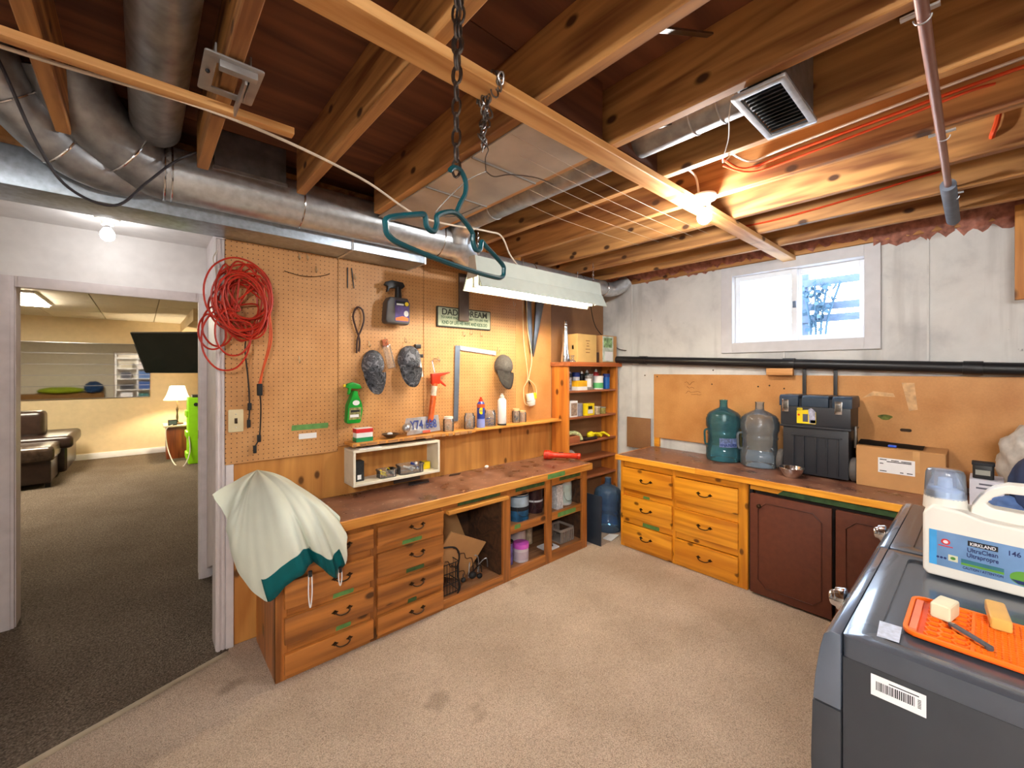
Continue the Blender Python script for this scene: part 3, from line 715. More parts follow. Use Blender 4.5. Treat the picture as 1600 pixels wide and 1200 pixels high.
B().box(.50, 1.395, FA + .02, 2.66, .015, .022).build('bottom_panel', PINEA, dc)
for x0, x1 in ((.48, .53), (.945, .985), (1.398, 1.414)): B().box(x0, x1, FA - .004, FA + .018, 0, .66).build('stile', PINEAV, dc, bevel=.002, seg=1)
for z0, z1 in ((.0, .035), (.129, .182), (.30, .353), (.475, .53), (.622, .66)):
    B().box(.53, .945, FA - .003, FA + .018, z0, z1).build('rail', PINEA, dc, bevel=.002, seg=1); B().box(.985, 1.398, FA - .003, FA + .018, z0, z1).build('rail', PINEA, dc, bevel=.002, seg=1)
ROWA = ((.527, .627), (.353, .478), (.182, .304), (.033, .129))
for c, (x0, x1) in enumerate(((.515, .955), (.978, 1.402))):
    for r, (z0, z1) in enumerate(ROWA):
        d = B().box(x0, x1, FA - .028, FA - .0035, z0 - .003, z1 + .003).box(x0 + .03, x1 - .03, FA - .002, FA + .30, z0 + .01, z1 - .01).build('drawer', PINEA, dc, bevel=.004)
        pull(d, at(FY, (x0 + x1) / 2 + (.03 if c else .05), FA - .028, (z0 + z1) / 2 + .01))
for x, z, w in ((1.2, .497, .13), (1.22, .324, .12), (.80, .324, .11), (.80, .15, .08), (1.2, .145, .06)): tape(dc, at(FY, x, FA - .0035, z), w, .022, TAPED if x > 1.19 and z < .4 else TAPE)
oc = thing('open_cabinet', 'open bay of the workbench holding cardboard and black clutter', 'cabinet', (1.66, 2.47, 0))
B().box(1.415, 1.90, FA, 2.69, .035, .05).build('floor_board', wood('dusty_board', lin(120, 78, 48), lin(156, 112, 74), 0, .7), oc)
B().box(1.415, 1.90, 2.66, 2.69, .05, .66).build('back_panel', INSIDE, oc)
B().box(1.415, 1.905, FA - .004, FA + .02, 0, .06).build('bottom_rail', PINEA, oc, bevel=.002, seg=1)
B().box(1.415, 1.905, FA - .002, FA + .018, .60, .66).build('top_rail', PINEA, oc, bevel=.002, seg=1)
B().box(1.43, 1.925, FA - .045, FA - .004, .598, .622).build('loose_lath', EDGE, oc, bevel=.004)
tape(oc, at(FY, 1.70, FA - .0045, .642), .36, .03, TAPED)
cc = thing('cubby_cabinet', 'pine cubby unit with four open compartments at the end of the workbench', 'cabinet', (2.37, 2.47, 0))
for x0, x1 in ((1.905, 1.975), (2.335, 2.405), (2.775, 2.838)): B().box(x0, x1, FA - .004, FA + .018, 0, .66).build('stile', PINEAV, cc, bevel=.002, seg=1)
for x0, x1 in ((1.975, 2.335), (2.405, 2.775)):
    for z0, z1 in ((0, .075), (.325, .385), (.595, .66)): B().box(x0, x1, FA - .003, FA + .018, z0, z1).build('rail', PINEA, cc, bevel=.002, seg=1)
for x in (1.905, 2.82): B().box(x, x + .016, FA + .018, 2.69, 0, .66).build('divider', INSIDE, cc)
DUST = MATS['dusty_board']
for z in (.04, .335): B().box(1.921, 2.82, FA + .018, 2.68, z, z + .018).build('shelf_board', DUST, cc)
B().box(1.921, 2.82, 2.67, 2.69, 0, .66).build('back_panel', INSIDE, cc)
tape(cc, at(FY, 2.58, FA - .0045, .352), .22, .035); tape(cc, at(FY, 2.04, FA - .0045, .37), .06, .03); tape(cc, at(FY, 2.17, FA - .0045, .635), .30, .03, TAPED); tape(cc, at(FY, 2.62, FA - .0045, .635), .26, .03, TAPED)

# wall shelf and its bracketless board
ws = thing('wall_shelf', 'long narrow wooden shelf on the pegboard wall with a ragged front edge', 'shelf', (1.9, 2.64, 1.03))
B().box(.965, 1.90, 2.56, 2.70, 1.030, 1.05).build('board', EDGE, ws, bevel=.002, seg=1)
B().box(1.90, 2.885, 2.575, 2.70, 1.034, 1.054).build('board', EDGE, ws, bevel=.002, seg=1)
x = .97
while x < 1.88:
    wdt = RN.uniform(.02, .07); B().box(x, x + wdt, 2.555 + RN.uniform(0, .004), 2.562, 1.026 + RN.uniform(0, .006), 1.047).build('splinter', wood('splinter', lin(110, 66, 36), lin(190, 140, 90), 0, .8), ws); x += wdt + RN.uniform(.004, .03)
wb = thing('white_box_shelf', 'white open wooden box shelf hanging over the workbench', 'shelf', (1.27, 2.62, .78))
CRM = plain('cream_paint', lin(226, 218, 198), .5, 0, .05)
for bx in ((.965, 1.575, 2.545, 2.70, .785, .803), (.965, 1.575, 2.545, 2.70, .993, 1.009), (.965, .981, 2.545, 2.70, .803, .993), (1.559, 1.575, 2.545, 2.70, .803, .993)): B().box(*bx).build('board', CRM, wb, bevel=.002, seg=1)
B().box(1.30, 1.50, 2.69, 2.70, .72, .785).build('mount_block', plain('grey_block', lin(96, 84, 76), .7), wb)

# corner shelf unit
su = thing('corner_shelf_unit', 'tall open pine shelf unit in the corner beside the workbench', 'shelf unit', (3.27, 2.6, 0))
for x0, x1 in ((2.885, 2.908), (3.635, 3.66)): B().box(x0, x1, 2.50, 2.70, 0, 1.537).build('side_panel', SHELFW, su, bevel=.002, seg=1)
B().box(2.908, 3.635, 2.686, 2.70, 0, 1.537).build('back_panel', HARDB, su)
B().box(2.868, 3.685, 2.475, 2.70, 1.537, 1.575).build('top_board', SHELFH, su, bevel=.003, seg=1)
B().box(2.868, 3.685, 2.468, 2.476, 1.537, 1.575).build('top_edge', wood('red_edge', lin(160, 78, 34), lin(196, 108, 52), 0, .4), su)
ZS = (1.31, 1.065, .83, .655, .485)
for z in ZS: B().box(2.908, 3.635, 2.505, 2.686, z - .018, z).build('shelf_board', SHELFH, su, bevel=.002, seg=1)

# ------------------------------------------------------------------ bench along the concrete wall
FB = 3.10
bt = thing('bench_top', 'brown bench top with a golden pine edge along the concrete wall', 'worktop', (3.37, .9, .735))
B().box(3.078, 3.66, -.9, 2.105, .738, .775).build('top_sheet', LAM, bt, bevel=.002, seg=1)
for y0, y1 in ((-.9, 1.42), (1.421, 2.12)): B().box(3.063, 3.079, y0, y1, .732, .774).build('front_edge', EDGEB, bt, bevel=.003, seg=1)
B().box(3.079, 3.66, 2.105, 2.12, .732, .774).build('end_edge', EDGEB, bt, bevel=.003, seg=1)
pc = thing('pine_drawer_cabinet', 'golden varnished pine cabinet with six drawers under the concrete wall bench', 'cabinet', (3.37, 1.58, 0))
B().box(FB, 3.65, 2.062, 2.082, 0, .735).build('side_panel', PINEBV, pc)
B().box(FB + .02, 3.65, 1.075, 1.095, 0, .735).build('side_panel', PINEBV, pc)
B().box(3.63, 3.65, 1.095, 2.062, 0, .735).build('back_panel', PINEB, pc)
for y0, y1 in ((2.05, 2.085), (1.585, 1.615), (1.075, 1.135)): B().box(FB - .004, FB + .018, y0, y1, 0, .735).build('stile', PINEBV, pc, bevel=.002, seg=1)
ROWB = ((.505, .675), (.265, .440), (.035, .205))
for y0, y1 in ((1.615, 2.05), (1.135, 1.585)):
    for z0, z1 in ((0, .03), (.21, .262), (.442, .50), (.68, .735)): B().box(FB - .003, FB + .018, y0, y1, z0, z1).build('rail', PINEB, pc, bevel=.002, seg=1)
    for z0, z1 in ROWB:
        d = B().box(FB - .027, FB - .0035, y0 - .004, y1 + .004, z0 - .002, z1 + .002).box(FB - .002, FB + .4, y0 + .03, y1 - .03, z0 + .01, z1 - .01).build('drawer', PINEB, pc, bevel=.004)
        pull(d, at(FX, FB - .027, (y0 + y1) / 2, (z0 + z1) / 2 + .005), .085)
tape(pc, at(FX, FB - .0035, 1.80, .228), .15, .03); tape(pc, at(FX, FB - .0035, 1.84, .455), .06, .02)
B().box(3.28, 3.36, 1.068, 1.076, .02, .70).build('gap_shade_strip', BLK, pc)  # black strip standing in for the shade between the two cabinets
bc = thing('brown_cupboard', 'brown painted cupboard with two routed doors under the bench top', 'cabinet', (3.37, .53, 0))
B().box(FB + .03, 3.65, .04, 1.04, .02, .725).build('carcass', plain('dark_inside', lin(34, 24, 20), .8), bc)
B().box(FB - .002, FB + .02, .04, 1.06, .695, .735).build('top_rail', PINEB, bc)
def routed(y0, y1, z0, z1):
    d = B().prism(rrect(-y1, -y0, z0, z1, .004, 2), 0, .022, at(FX, FB - .008, 0, 0)).build('door', BRN, bc, bevel=.004)
    m = .05; c = .045; a, b2, e, f = -y1 + m, -y0 - m, z0 + m, z1 - m
    def cor(x, y, sx, sy): return [(x + sx * c, y), (x + sx * c * .72, y + sy * c * .28), (x + sx * c * .28, y + sy * c * .72), (x, y + sy * c)]
    pts = cor(a, e, 1, 1)[::-1][::-1] + []
    loop = [(a, e + c), (a + c * .3, e + c * .72), (a + c * .72, e + c * .3), (a + c, e), (b2 - c, e), (b2 - c * .72, e + c * .3), (b2 - c * .3, e + c * .72), (b2, e + c), (b2, f - c), (b2 - c * .3, f - c * .72), (b2 - c * .72, f - c * .3), (b2 - c, f), (a + c, f), (a + c * .72, f - c * .3), (a + c * .3, f - c * .72), (a, f - c)]
    M = at(FX, FB - .031, 0, 0)
    B().tube([M @ Vector((x, y, 0)) for x, y in loop], .0035, 6, closed=True).build('routed_moulding', plain('brown_groove', lin(78, 38, 26), .4), d)
    return d
d1 = routed(.606, 1.052, .015, .675); d2 = routed(.12, .588, .015, .675)
for d, y, z in ((d1, .995, .60),): B().ball((FB - .04, y, z), .014, 12).cyl((FB - .03, y, z), (FB - .041, y, z), .006).build('knob', BRZ, d)
B().prism([(-.90, .692), (-.10, .690), (-.10, .730), (-.86, .728)], 0, .0008, at(FX, FB - .0035, 0, 0)).build('tape_label', TAPED, bc)
B().box(FB + .02, FB + .05, 1.053, 1.074, .0, .72).build('side_gap_shade', INK, bc)  # black filler painting the shade of the gap beside the door

# ------------------------------------------------------------------ washer and dryer
SLATE = plain('slate_enamel', lin(80, 86, 96), .22, .35, .03, coat=.3)
SLATED = plain('slate_side', lin(62, 64, 69), .38, .3, .03)
FASC = plain('fascia_silver', lin(112, 124, 142), .22, .55, .02, coat=.4)
def machine(x0, name, label):
    x1 = x0 + .662; zt = .93
    e = thing(name, label, 'appliance', (x0 + .33, -.1, 0))
    B().box(x0 + .004, x1 - .004, -.45, .206, .02, zt - .046).build('body', SLATED, e, bevel=.006)
    B().prism(rrect(x0, x1, -.455, .205, .012), zt - .044, zt, ID, [rrect(x0 + .05, x1 - .05, -.40, .155, .02)]).build('top_panel', SLATE, e, bevel=.004)
    B().box(x0 + .045, x1 - .045, -.405, .16, zt - .03, zt - .006).build('top_recess', SLATE, e)
    prof = [(.207, zt), (.226, zt - .001), (.238, zt - .012), (.246, zt - .05), (.254, zt - .11), (.258, zt - .165), (.207, zt - .165)]
    MX = Matrix(((0, 0, 1, 0), (1, 0, 0, 0), (0, 1, 0, 0), (0, 0, 0, 1)))
    B().prism(prof, x0, x1, MX).build('control_fascia', FASC, e, bevel=.004)
    prof2 = [(.207, zt - .168), (.259, zt - .168), (.262, zt - .3), (.258, .5), (.25, .05), (.207, .05)]
    B().prism(prof2, x0, x1, MX).build('front_panel', SLATED, e, bevel=.004)
    for kx in (.25,):
        k = B().cyl((x0 + kx, .24, zt - .03), (x0 + kx, .262, zt - .033), .03, .028, 20).cyl((x0 + kx, .262, zt - .033), (x0 + kx, .275, zt - .035), .022, .018, 20).build('knob', CHR, e, bevel=.003)
    B().cyl((x0 + .33, .255, .45), (x0 + .33, .28, .45), .19, .18, 36).build('door_ring', CHR, e, bevel=.006)
    B().ball((x0 + .33, .262, .45), (.15, .03, .15), 24).build('door_glass', plain('smoked_glass', lin(24, 26, 30), .08), e)
    for fx in (x0 + .06, x1 - .06):
        for fy in (-.4, .17): B().cyl((fx, fy, 0), (fx, fy, .024), .02).build('foot', BLKR, e)
    return e
dy = machine(1.13, 'clothes_dryer', 'slate grey front-loading machine nearest the camera with mat and jug on top')
wm = machine(1.80, 'washing_machine', 'slate grey front-loading machine farther back against the bench')
lb = B().prism([(-.158, .829), (-.076, .829), (-.076, .872), (-.158, .872)], 0, .0006, at(FX, 1.1338, 0, 0)).build('barcode_label', PAPER, dy)
b = B(); x = -.150
while x < -.092:
    wd = RN.choice((.0008, .0012, .002)); b.prism([(x, .842), (x + wd, .842), (x + wd, .860), (x, .860)], 0, .0002, at(FX, 1.1332, 0, 0)); x += wd + RN.choice((.0008, .0012))
for k in range(6): b.prism([(-.088, .842 + k * .003), (-.083, .842 + k * .003), (-.083, .8435 + k * .003), (-.088, .8435 + k * .003)], 0, .0002, at(FX, 1.1332, 0, 0))
b.prism([(-.13, .8635), (-.086, .8635), (-.086, .8655), (-.13, .8655)], 0, .0002, at(FX, 1.1332, 0, 0))
b.build('barcode_print', INK, lb)
B().prism([(1.186, -.155 + .275), (1.262, .123), (1.258, .16), (1.182, .155)], .9302, .9308, ID).build('paper_sticker', plain('sticker_blue_white', lin(196, 204, 222), .6, 0, .12, 90), dy)

# ------------------------------------------------------------------ generic small things
def band(e, name, c, r, z0, z1, m, n=20): return B().lathe([(r - .002, z0), (r, z0), (r, z1), (r - .002, z1)], c, n).build(name, m, e)
def can(name, label, c, r, h, m, lid=None, bands=(), cat='can', bail=False, rim=True, lidh=.012, group=None):
    e = thing(name, label, cat, c, 0, group)
    B().lathe([(0, 0), (r - .002, 0), (r, .002), (r, h - .003), (r - .003, h), (0, h)], c, 22).build('body', m, e)
    if rim: B().lathe([(r + .0015, h - .006), (r + .002, h), (r - .004, h + .002), (r - .008, h - .003)], c, 22).build('rim', GALV, e)
    if lid: B().lathe([(r + .003, h - lidh), (r + .003, h + .002), (r - .003, h + .004), (0, h + .004)], c, 22).build('lid', lid, e)
    for z0, z1, bm_ in bands: band(e, 'label_band', c, r + .0012, z0 * h, z1 * h, bm_, 22)
    if bail: B().tube([(c[0] + (r + .004) * math.cos(a), c[1] - (r + .004) * math.cos(a * 0) * .9 - .004, c[2] + h * .62 - .45 * h * math.sin(a)) for a in [PI * k / 12 for k in range(13)]], .0018, 5).build('bail_handle', STEEL, e)
    return e
def spraycan(name, label, c, r, h, m, bands=(), cap=WH, group=None):
    e = thing(name, label, 'spray can', c, 0, group)
    B().lathe([(0, 0), (r - .002, 0), (r, .003), (r, h * .78), (r - .003, h * .80), (r * .6, h * .86), (0, h * .86)], c, 22).build('body', m, e)
    B().lathe([(r * .55, h * .84), (r * .55, h * .93), (r * .3, h * .95), (r * .3, h), (0, h)], c, 16).build('nozzle_cap', cap, e)
    for z0, z1, bm_ in bands: band(e, 'label_band', c, r + .001, z0 * h, z1 * h, bm_, 22)
    return e
def carton(name, label, x0, x1, y0, y1, z0, z1, m, rz=0, cat='box', flap=True, face=None):
    e = thing(name, label, cat, ((x0 + x1) / 2, (y0 + y1) / 2, z0), rz)
    hx, hy, h = (x1 - x0) / 2, (y1 - y0) / 2, z1 - z0
    B().box(-hx, hx, -hy, hy, 0, h).build('body', m, e, bevel=.002, seg=1, local=True)
    if flap: B().box(-hx, hx, -.004, .004, h, h + .0006).build('top_seam', plain('packing_tape', lin(176, 132, 84), .3), e, local=True)
    return e
def jar(name, label, c, r, h, fill, lid, group=None):
    e = thing(name, label, 'jar', c, 0, group)
    B().lathe([(0, 0), (r * .96, 0), (r, .004), (r, h * .8), (r * .82, h * .9), (r * .82, h), (r * .74, h), (r * .74, h * .9), (r - .004, h * .79), (r - .004, .006), (0, .006)], c, 20).build('glass', CLEARP, e)
    if fill:
        b = B()
        for k in range(26):
            a = RN.uniform(0, 6.28); q = RN.uniform(0, r * .72); z = .012 + RN.uniform(0, h * .4)
            p = Vector((c[0] + q * math.cos(a), c[1] + q * math.sin(a), c[2] + z)); dv = Vector((RN.uniform(-1, 1), RN.uniform(-1, 1), RN.uniform(-.5, .5))).normalized() * r * .22
            b.cyl(p - dv, p + dv, .0022, n=5)
        b.build('contents', fill, e, kind='stuff')
    if lid: B().lathe([(r * .86, h * .88), (r * .86, h + .003), (0, h + .003)], c, 18).build('lid', lid, e)
    return e

# ------------------------------------------------------------------ on the pegboard
sw = thing('light_switch', 'ivory toggle light switch plate at the left edge of the pegboard', 'light switch', (.385, 2.70, 1.165))
IV = plain('ivory_plastic', lin(222, 208, 168), .4, 0, .03)
B().prism(rrect(.350, .420, 1.165, 1.287, .006), 0, .007, at(FY, 0, 2.70, 0)).build('plate', IV, sw, bevel=.002)
B().box(.378, .392, 2.692, 2.694, 1.212, 1.24).build('toggle_slot', plain('slot_brown', lin(70, 56, 40), .6), sw)
B().box(-.005, .005, -.02, 0, -.005, .005, Matrix.Translation((.385, 2.694, 1.226)) @ rotx(.5)).build('toggle', plain('dark_toggle', lin(60, 44, 30), .4), sw, bevel=.001)
for z in (1.19, 1.262): B().ball((.385, 2.693, z), .003, 8).build('screw', GALV, sw)

def cordpath():
    P = []
    for k in range(17):
        cx, cz = .415 + RN.uniform(-.03, .03), 1.87 + RN.uniform(-.05, .04); rx, rz = RN.uniform(.07, .165), RN.uniform(.10, .215); y = 2.675 - .006 * k
        tl = RN.uniform(-.5, .5)
        for i in range(9):
            a = 2 * PI * i / 9 + .3 * k
            P.append((cx + rx * math.cos(a) + tl * rz * math.sin(a) * .4, y + RN.uniform(-.006, .006), cz + rz * math.sin(a)))
        if k in (3, 6, 9, 12):
            ox, oz, ra = {3: (.30, 1.73, .085), 6: (.275, 1.70, .075), 9: (.33, 1.66, .13), 12: (.36, 1.70, .10)}[k]
            for i in range(8):
                a = 2 * PI * i / 8 + 1.2
                P.append((ox + ra * .8 * math.cos(a), y - .01, oz + ra * 1.25 * math.sin(a)))
    return P
ec = thing('extension_cord', 'tangled red extension cord coil hanging at the left end of the pegboard', 'cord', (.42, 2.62, 1.1))
B().tube(spline(cordpath(), 5), .005, 6).build('coiled_cord', REDC, ec)
B().tube(spline([(.50, 2.60, 1.95), (.53, 2.61, 1.7), (.50, 2.64, 1.5), (.487, 2.66, 1.42)], 6), .0042, 6).tube(spline([(.515, 2.60, 1.9), (.54, 2.615, 1.68), (.505, 2.65, 1.5), (.494, 2.66, 1.42)], 6), .0042, 6).build('hanging_cord', plain('orange_cord', lin(216, 86, 40), .4), ec)
B().box(.478, .503, 2.645, 2.672, 1.36, 1.425).build('socket', BLKR, ec, bevel=.004)
B().tube(spline([(.30, 2.68, 2.13), (.28, 2.66, 2.08), (.292, 2.66, 2.02), (.30, 2.665, 1.9)], 6), .0035, 6).build('hook_wire', WHC, ec)
for nm, pts, lb_ in (('black_power_lead', [(.43, 2.62, 1.72), (.425, 2.68, 1.62), (.44, 2.685, 1.45), (.447, 2.685, 1.3), (.443, 2.685, 1.22)], 'black power cord with a plug hanging below the red coil, nearer the switch'),
                     ('black_power_lead', [(.492, 2.66, 1.37), (.50, 2.68, 1.30), (.499, 2.685, 1.2), (.492, 2.685, 1.12), (.472, 2.685, 1.075)], 'black power cord with a splayed plug hanging from the red cord socket')):
    e = thing(nm, lb_, 'cord', pts[-1], 0, 'black cords under the coil')
    B().tube(spline(pts, 6), .0035, 6).build('lead', BLKR, e)
    q = Vector(pts[-1]); B().box(q.x - .008, q.x + .008, q.y - .008, q.y + .008, q.z - .035, q.z + .008).build('plug', BLKR, e, bevel=.003)
    q = Vector(pts[3] if nm else 0); B().box(q.x - .009, q.x + .009, q.y - .008, q.y + .008, q.z - .02, q.z + .02).build('inline_block', BLKR, e, bevel=.003)
B().tube(spline([(1.055, 2.685, 1.62), (1.058, 2.685, 1.70), (1.03, 2.682, 1.78), (1.015, 2.68, 1.85), (1.04, 2.68, 1.905), (1.075, 2.68, 1.89), (1.085, 2.68, 1.83), (1.07, 2.68, 1.77), (1.045, 2.685, 1.70), (1.04, 2.685, 1.61)], 6), .006, 6).build('leather_strap', plain('dark_leather', lin(58, 30, 22), .5), None, 'dark brown strap loop hanging above the green spray bottle', 'strap')
for k, (x, a) in enumerate(((.985, 0), (1.01, .12))): B().box(-.003, .003, -.002, .002, -.13, 0, Matrix.Translation((x, 2.694, 2.155)) @ roty(-a)).build('cable_tie', BLK, None, ['straight black cable tie hung at the top of the pegboard seam', 'slanted black cable tie hung at the top of the pegboard'][k], 'cable tie', 'cable ties')
HKM = plain('hook_zinc', lin(186, 170, 140), .3, .9, .05)
hooks = [(.70, 2.16, 'peg hook at upper left of the pegboard, left of three'), (.745, 2.165, 'peg hook at upper left of the pegboard, middle of three'), (.795, 2.10, 'peg hook at upper left of the pegboard beside the bent wire'), (1.03, 2.09, 'peg hook just right of the cable ties'), (.70, 1.55, 'lone long peg hook right of the black cords'),
         (1.125, 1.66, 'peg hook carrying the left camouflage cap'), (1.385, 1.70, 'peg hook carrying the middle camouflage cap'), (1.235, 1.69, 'peg hook carrying the clear plastic package'), (1.655, 1.57, 'peg hook carrying the caulking gun'), (1.88, 1.77, 'peg hook under the sign, left of three'), (1.95, 1.79, 'peg hook under the sign, middle of three'), (2.05, 1.78, 'peg hook under the sign, right of three'), (2.23, 1.66, 'peg hook carrying the plain grey cap'), (2.40, 2.06, 'peg hook right of the sign under the shop light'), (2.55, 1.40, 'peg hook carrying the white socket and cord')]
hk = None
for x, z, lb_ in hooks:
    if hk is None:
        hk = B().tube(spline([(0, .005, .03), (0, -.004, .03), (0, -.006, .02), (0, -.006, 0), (0, -.02, -.008), (0, -.03, 0), (0, -.032, .012)], 4), .0022, 6).build('peg_hook', HKM, None, local=True); o = hk
    else:
        o = hk.copy(); COL.objects.link(o)
    o.location = (x, 2.70, z); tag(o, lb_, 'hook', 'pegboard hooks')
B().tube(spline([(.62, 2.69, 2.075), (.70, 2.685, 2.06), (.78, 2.688, 2.065), (.85, 2.69, 2.085), (.875, 2.69, 2.10)], 5), .002, 5).build('bent_wire', BRZ, None, 'thin bent wire resting on hooks at the top left of the pegboard', 'wire')
tape(wl, at(FY, .765, 2.6996, 1.16), .21, .032); B().prism([(.70, 1.09), (.80, 1.09), (.80, 1.122), (.70, 1.122)], 0, .0006, at(FY, 0, 2.6996, 0)).build('paper_label', PAPER, wl)

# dark trigger bottle hung on the board
sb = thing('weed_spray_bottle', 'charcoal trigger bottle with a purple and orange label hung on the pegboard', 'spray bottle', (1.28, 2.62, 1.805))
CHAR = plain('charcoal_plastic', lin(74, 70, 70), .45)
B().prism([(1.195, 1.83), (1.205, 1.81), (1.355, 1.805), (1.368, 1.82), (1.368, 1.95), (1.352, 1.985), (1.225, 1.985), (1.205, 1.95)], -.035, .04, at(FY, 0, 2.63, 0)).build('body', CHAR, sb, bevel=.012, seg=3)
B().cyl((1.30, 2.63, 1.98), (1.30, 2.63, 2.06), .024, .02, 18).build('neck', BLK, sb)
B().prism([(1.20, 2.065), (1.21, 2.085), (1.25, 2.10), (1.33, 2.095), (1.345, 2.07), (1.325, 2.05), (1.27, 2.05), (1.235, 2.045), (1.225, 2.02), (1.215, 2.02), (1.222, 2.055)], -.014, .014, at(FY, 0, 2.63, 0)).build('trigger_head', BLK, sb, bevel=.004)
lab = B().prism(rrect(1.258, 1.358, 1.825, 1.965, .01), 0, .001, at(FY, 0, 2.589, 0)).build('label', plain('label_purple', lin(74, 52, 128), .5, 0, .2, 40), sb)
B().prism([(1.262, 1.93), (1.354, 1.93), (1.354, 1.962), (1.262, 1.962)], 0, .0006, at(FY, 0, 2.588, 0)).build('label_black', INK, lab)
B().prism([(1.262, 1.83), (1.354, 1.83), (1.354, 1.852), (1.31, 1.862), (1.262, 1.848)], 0, .0006, at(FY, 0, 2.588, 0)).build('label_orange', plain('label_orange', lin(232, 112, 20), .5), lab)
B().prism(ell(1.342, 1.945, .014, .014), 0, .0006, at(FY, 0, 2.5872, 0)).build('label_dot', YEL, lab); B().prism(ell(1.338, 1.88, .017, .02), 0, .0006, at(FY, 0, 2.588, 0)).build('label_picture', PAPER, lab)
B().box(1.268, 1.32, 2.5868, 2.5875, 1.933, 1.944).build('label_letters', PAPER, lab)

# green trigger bottle
gbt = thing('green_spray_bottle', 'bright green trigger spray bottle hung above the wall shelf', 'spray bottle', (1.0, 2.65, 1.165))
GRN = plain('green_plastic', lin(22, 150, 46), .35, 0, .1)
B().prism([(.958, 1.175), (.965, 1.166), (1.035, 1.166), (1.045, 1.175), (1.058, 1.25), (1.052, 1.29), (1.028, 1.345), (1.025, 1.37), (.998, 1.37), (.992, 1.345), (.965, 1.28)], -.028, .028, at(FY, 0, 2.655, 0)).build('body', GRN, gbt, bevel=.009, seg=3)
B().prism([(.955, 1.395), (.965, 1.415), (1.0, 1.425), (1.045, 1.41), (1.058, 1.385), (1.03, 1.38), (.99, 1.385), (.985, 1.36), (.977, 1.345), (.97, 1.348), (.975, 1.385)], -.014, .014, at(FY, 0, 2.655, 0)).build('trigger_head', GRN, gbt, bevel=.004)
B().box(.946, .957, 2.647, 2.663, 1.396, 1.412).build('nozzle', YEL, gbt, bevel=.002)
gl = B().prism([(.968, 1.19), (1.042, 1.192), (1.046, 1.265), (.973, 1.265)], 0, .0008, at(FY, 0, 2.6265, 0)).build('label', plain('label_olive', lin(150, 146, 92), .5, 0, .3, 70), gbt)
B().prism(ell(1.014, 1.295, .022, .016), 0, .0008, at(FY, 0, 2.6265, 0)).build('badge', PAPER, gbt); B().box(.98, 1.035, 2.625, 2.6256, 1.237, 1.25).build('label_letters', INK, gl); B().box(.976, 1.03, 2.625, 2.6256, 1.205, 1.222).build('label_picture', PAPER, gl)

# caps
def camo(name, cols):
    if name in MATS: return MATS[name]
    m, nt, bs, n, l = new_mat(name)
    f = noise(nt, coords(nt, (1, 1, 1)), 26, 2, 1.2)
    r_ = ramp(nt, f, [(.36, cols[0]), (.46, cols[1]), (.54, cols[2]), (.62, cols[3])])
    l(r_, bs.inputs['Base Color']); bs.inputs['Roughness'].default_value = .85; MATS[name] = m; return m
CAMO = camo('camouflage', [lin(44, 46, 52), lin(96, 100, 110), lin(60, 60, 66), lin(128, 130, 140)])
GREYC = camo('grey_cloth', [lin(84, 78, 74), lin(92, 88, 84), lin(80, 76, 72), lin(98, 92, 88)])
def cap(x, z, m, tilt, label, w=.15):
    e = thing('baseball_cap', label, 'cap', (x, 2.66, z - .14)); e.rotation_euler = (0, tilt, 0)
    b = B(); n, r = 20, 8; rings = []
    for j in range(r + 1):
        t = j / r * PI / 2; ring = []
        for i in range(n):
            a = 2 * PI * i / n
            rr = math.cos(t) ** .8 if j < r else 0
            ring.append(b.bm.verts.new((w / 2 * math.cos(a) * rr, .03 - .09 * math.sin(t), .175 + (.105 if math.sin(a) > 0 else .075) * math.sin(a) * rr)))
        rings.append(ring)
    for j in range(r):
        for i in range(n): b.bm.faces.new((rings[j][i], rings[j][(i + 1) % n], rings[j + 1][(i + 1) % n], rings[j + 1][i]))
    bmesh.ops.remove_doubles(b.bm, verts=b.bm.verts[:], dist=.0005)
    b.build('crown', m, e, local=True, sharp=70)
    b = B(); rows = []
    for j in range(6):
        v = j / 5; row = []
        for i in range(11):
            u = i / 10 * 2 - 1; hw = w * .53 * (1 - .2 * v * v)
            row.append(b.bm.verts.new((u * hw, -.022 - .045 * (1 - u * u) * (1 - .3 * v) - .025 * v, .135 - .145 * v * (1 - .42 * abs(u) ** 2.6))))
        rows.append(row)
    for j in range(5):
        for i in range(10): b.bm.faces.new((rows[j][i], rows[j][i + 1], rows[j + 1][i + 1], rows[j + 1][i]))
    g = bmesh.ops.solidify(b.bm, geom=b.bm.faces[:], thickness=.004)
    b.build('brim', m, e, local=True, sharp=60)
    B().ball((0, -.06, .17), .007, 8).build('button', m, e, local=True)
    B().tube(spline([(-w * .42, -.02, .125), (-w * .22, -.048, .13), (0, -.058, .132), (w * .22, -.048, .13), (w * .42, -.02, .125)], 4), .004, 5).build('seam_band', m, e, local=True)
    return e
cap(1.135, 1.495, CAMO, .05, 'grey camouflage baseball cap on the pegboard, left one beside the dark strap', .145)
cap(1.385, 1.535, CAMO, .12, 'grey camouflage baseball cap on the pegboard beside the caulking gun', .165)
cap(2.245, 1.495, GREYC, .14, 'plain dark grey baseball cap at the end of the framing square', .17)
pk = thing('plastic_package', 'clear plastic blister pack hanging between the two camouflage caps', 'package', (1.25, 2.66, 1.5))
B().box(-.028, .028, -.012, .012, -.16, 0, Matrix.Translation((1.235, 2.675, 1.67)) @ roty(-.25)).build('blister', CLEARP, pk, bevel=.006)
B().box(-.02, .02, -.002, .002, -.02, .03, Matrix.Translation((1.235, 2.685, 1.68)) @ roty(-.2)).build('hang_card', plain('rust_card', lin(160, 84, 50), .7), pk)
br = thing('paint_scraper', 'white handled scraper with a black clip right of the middle cap', 'tool', (1.50, 2.68, 1.44))
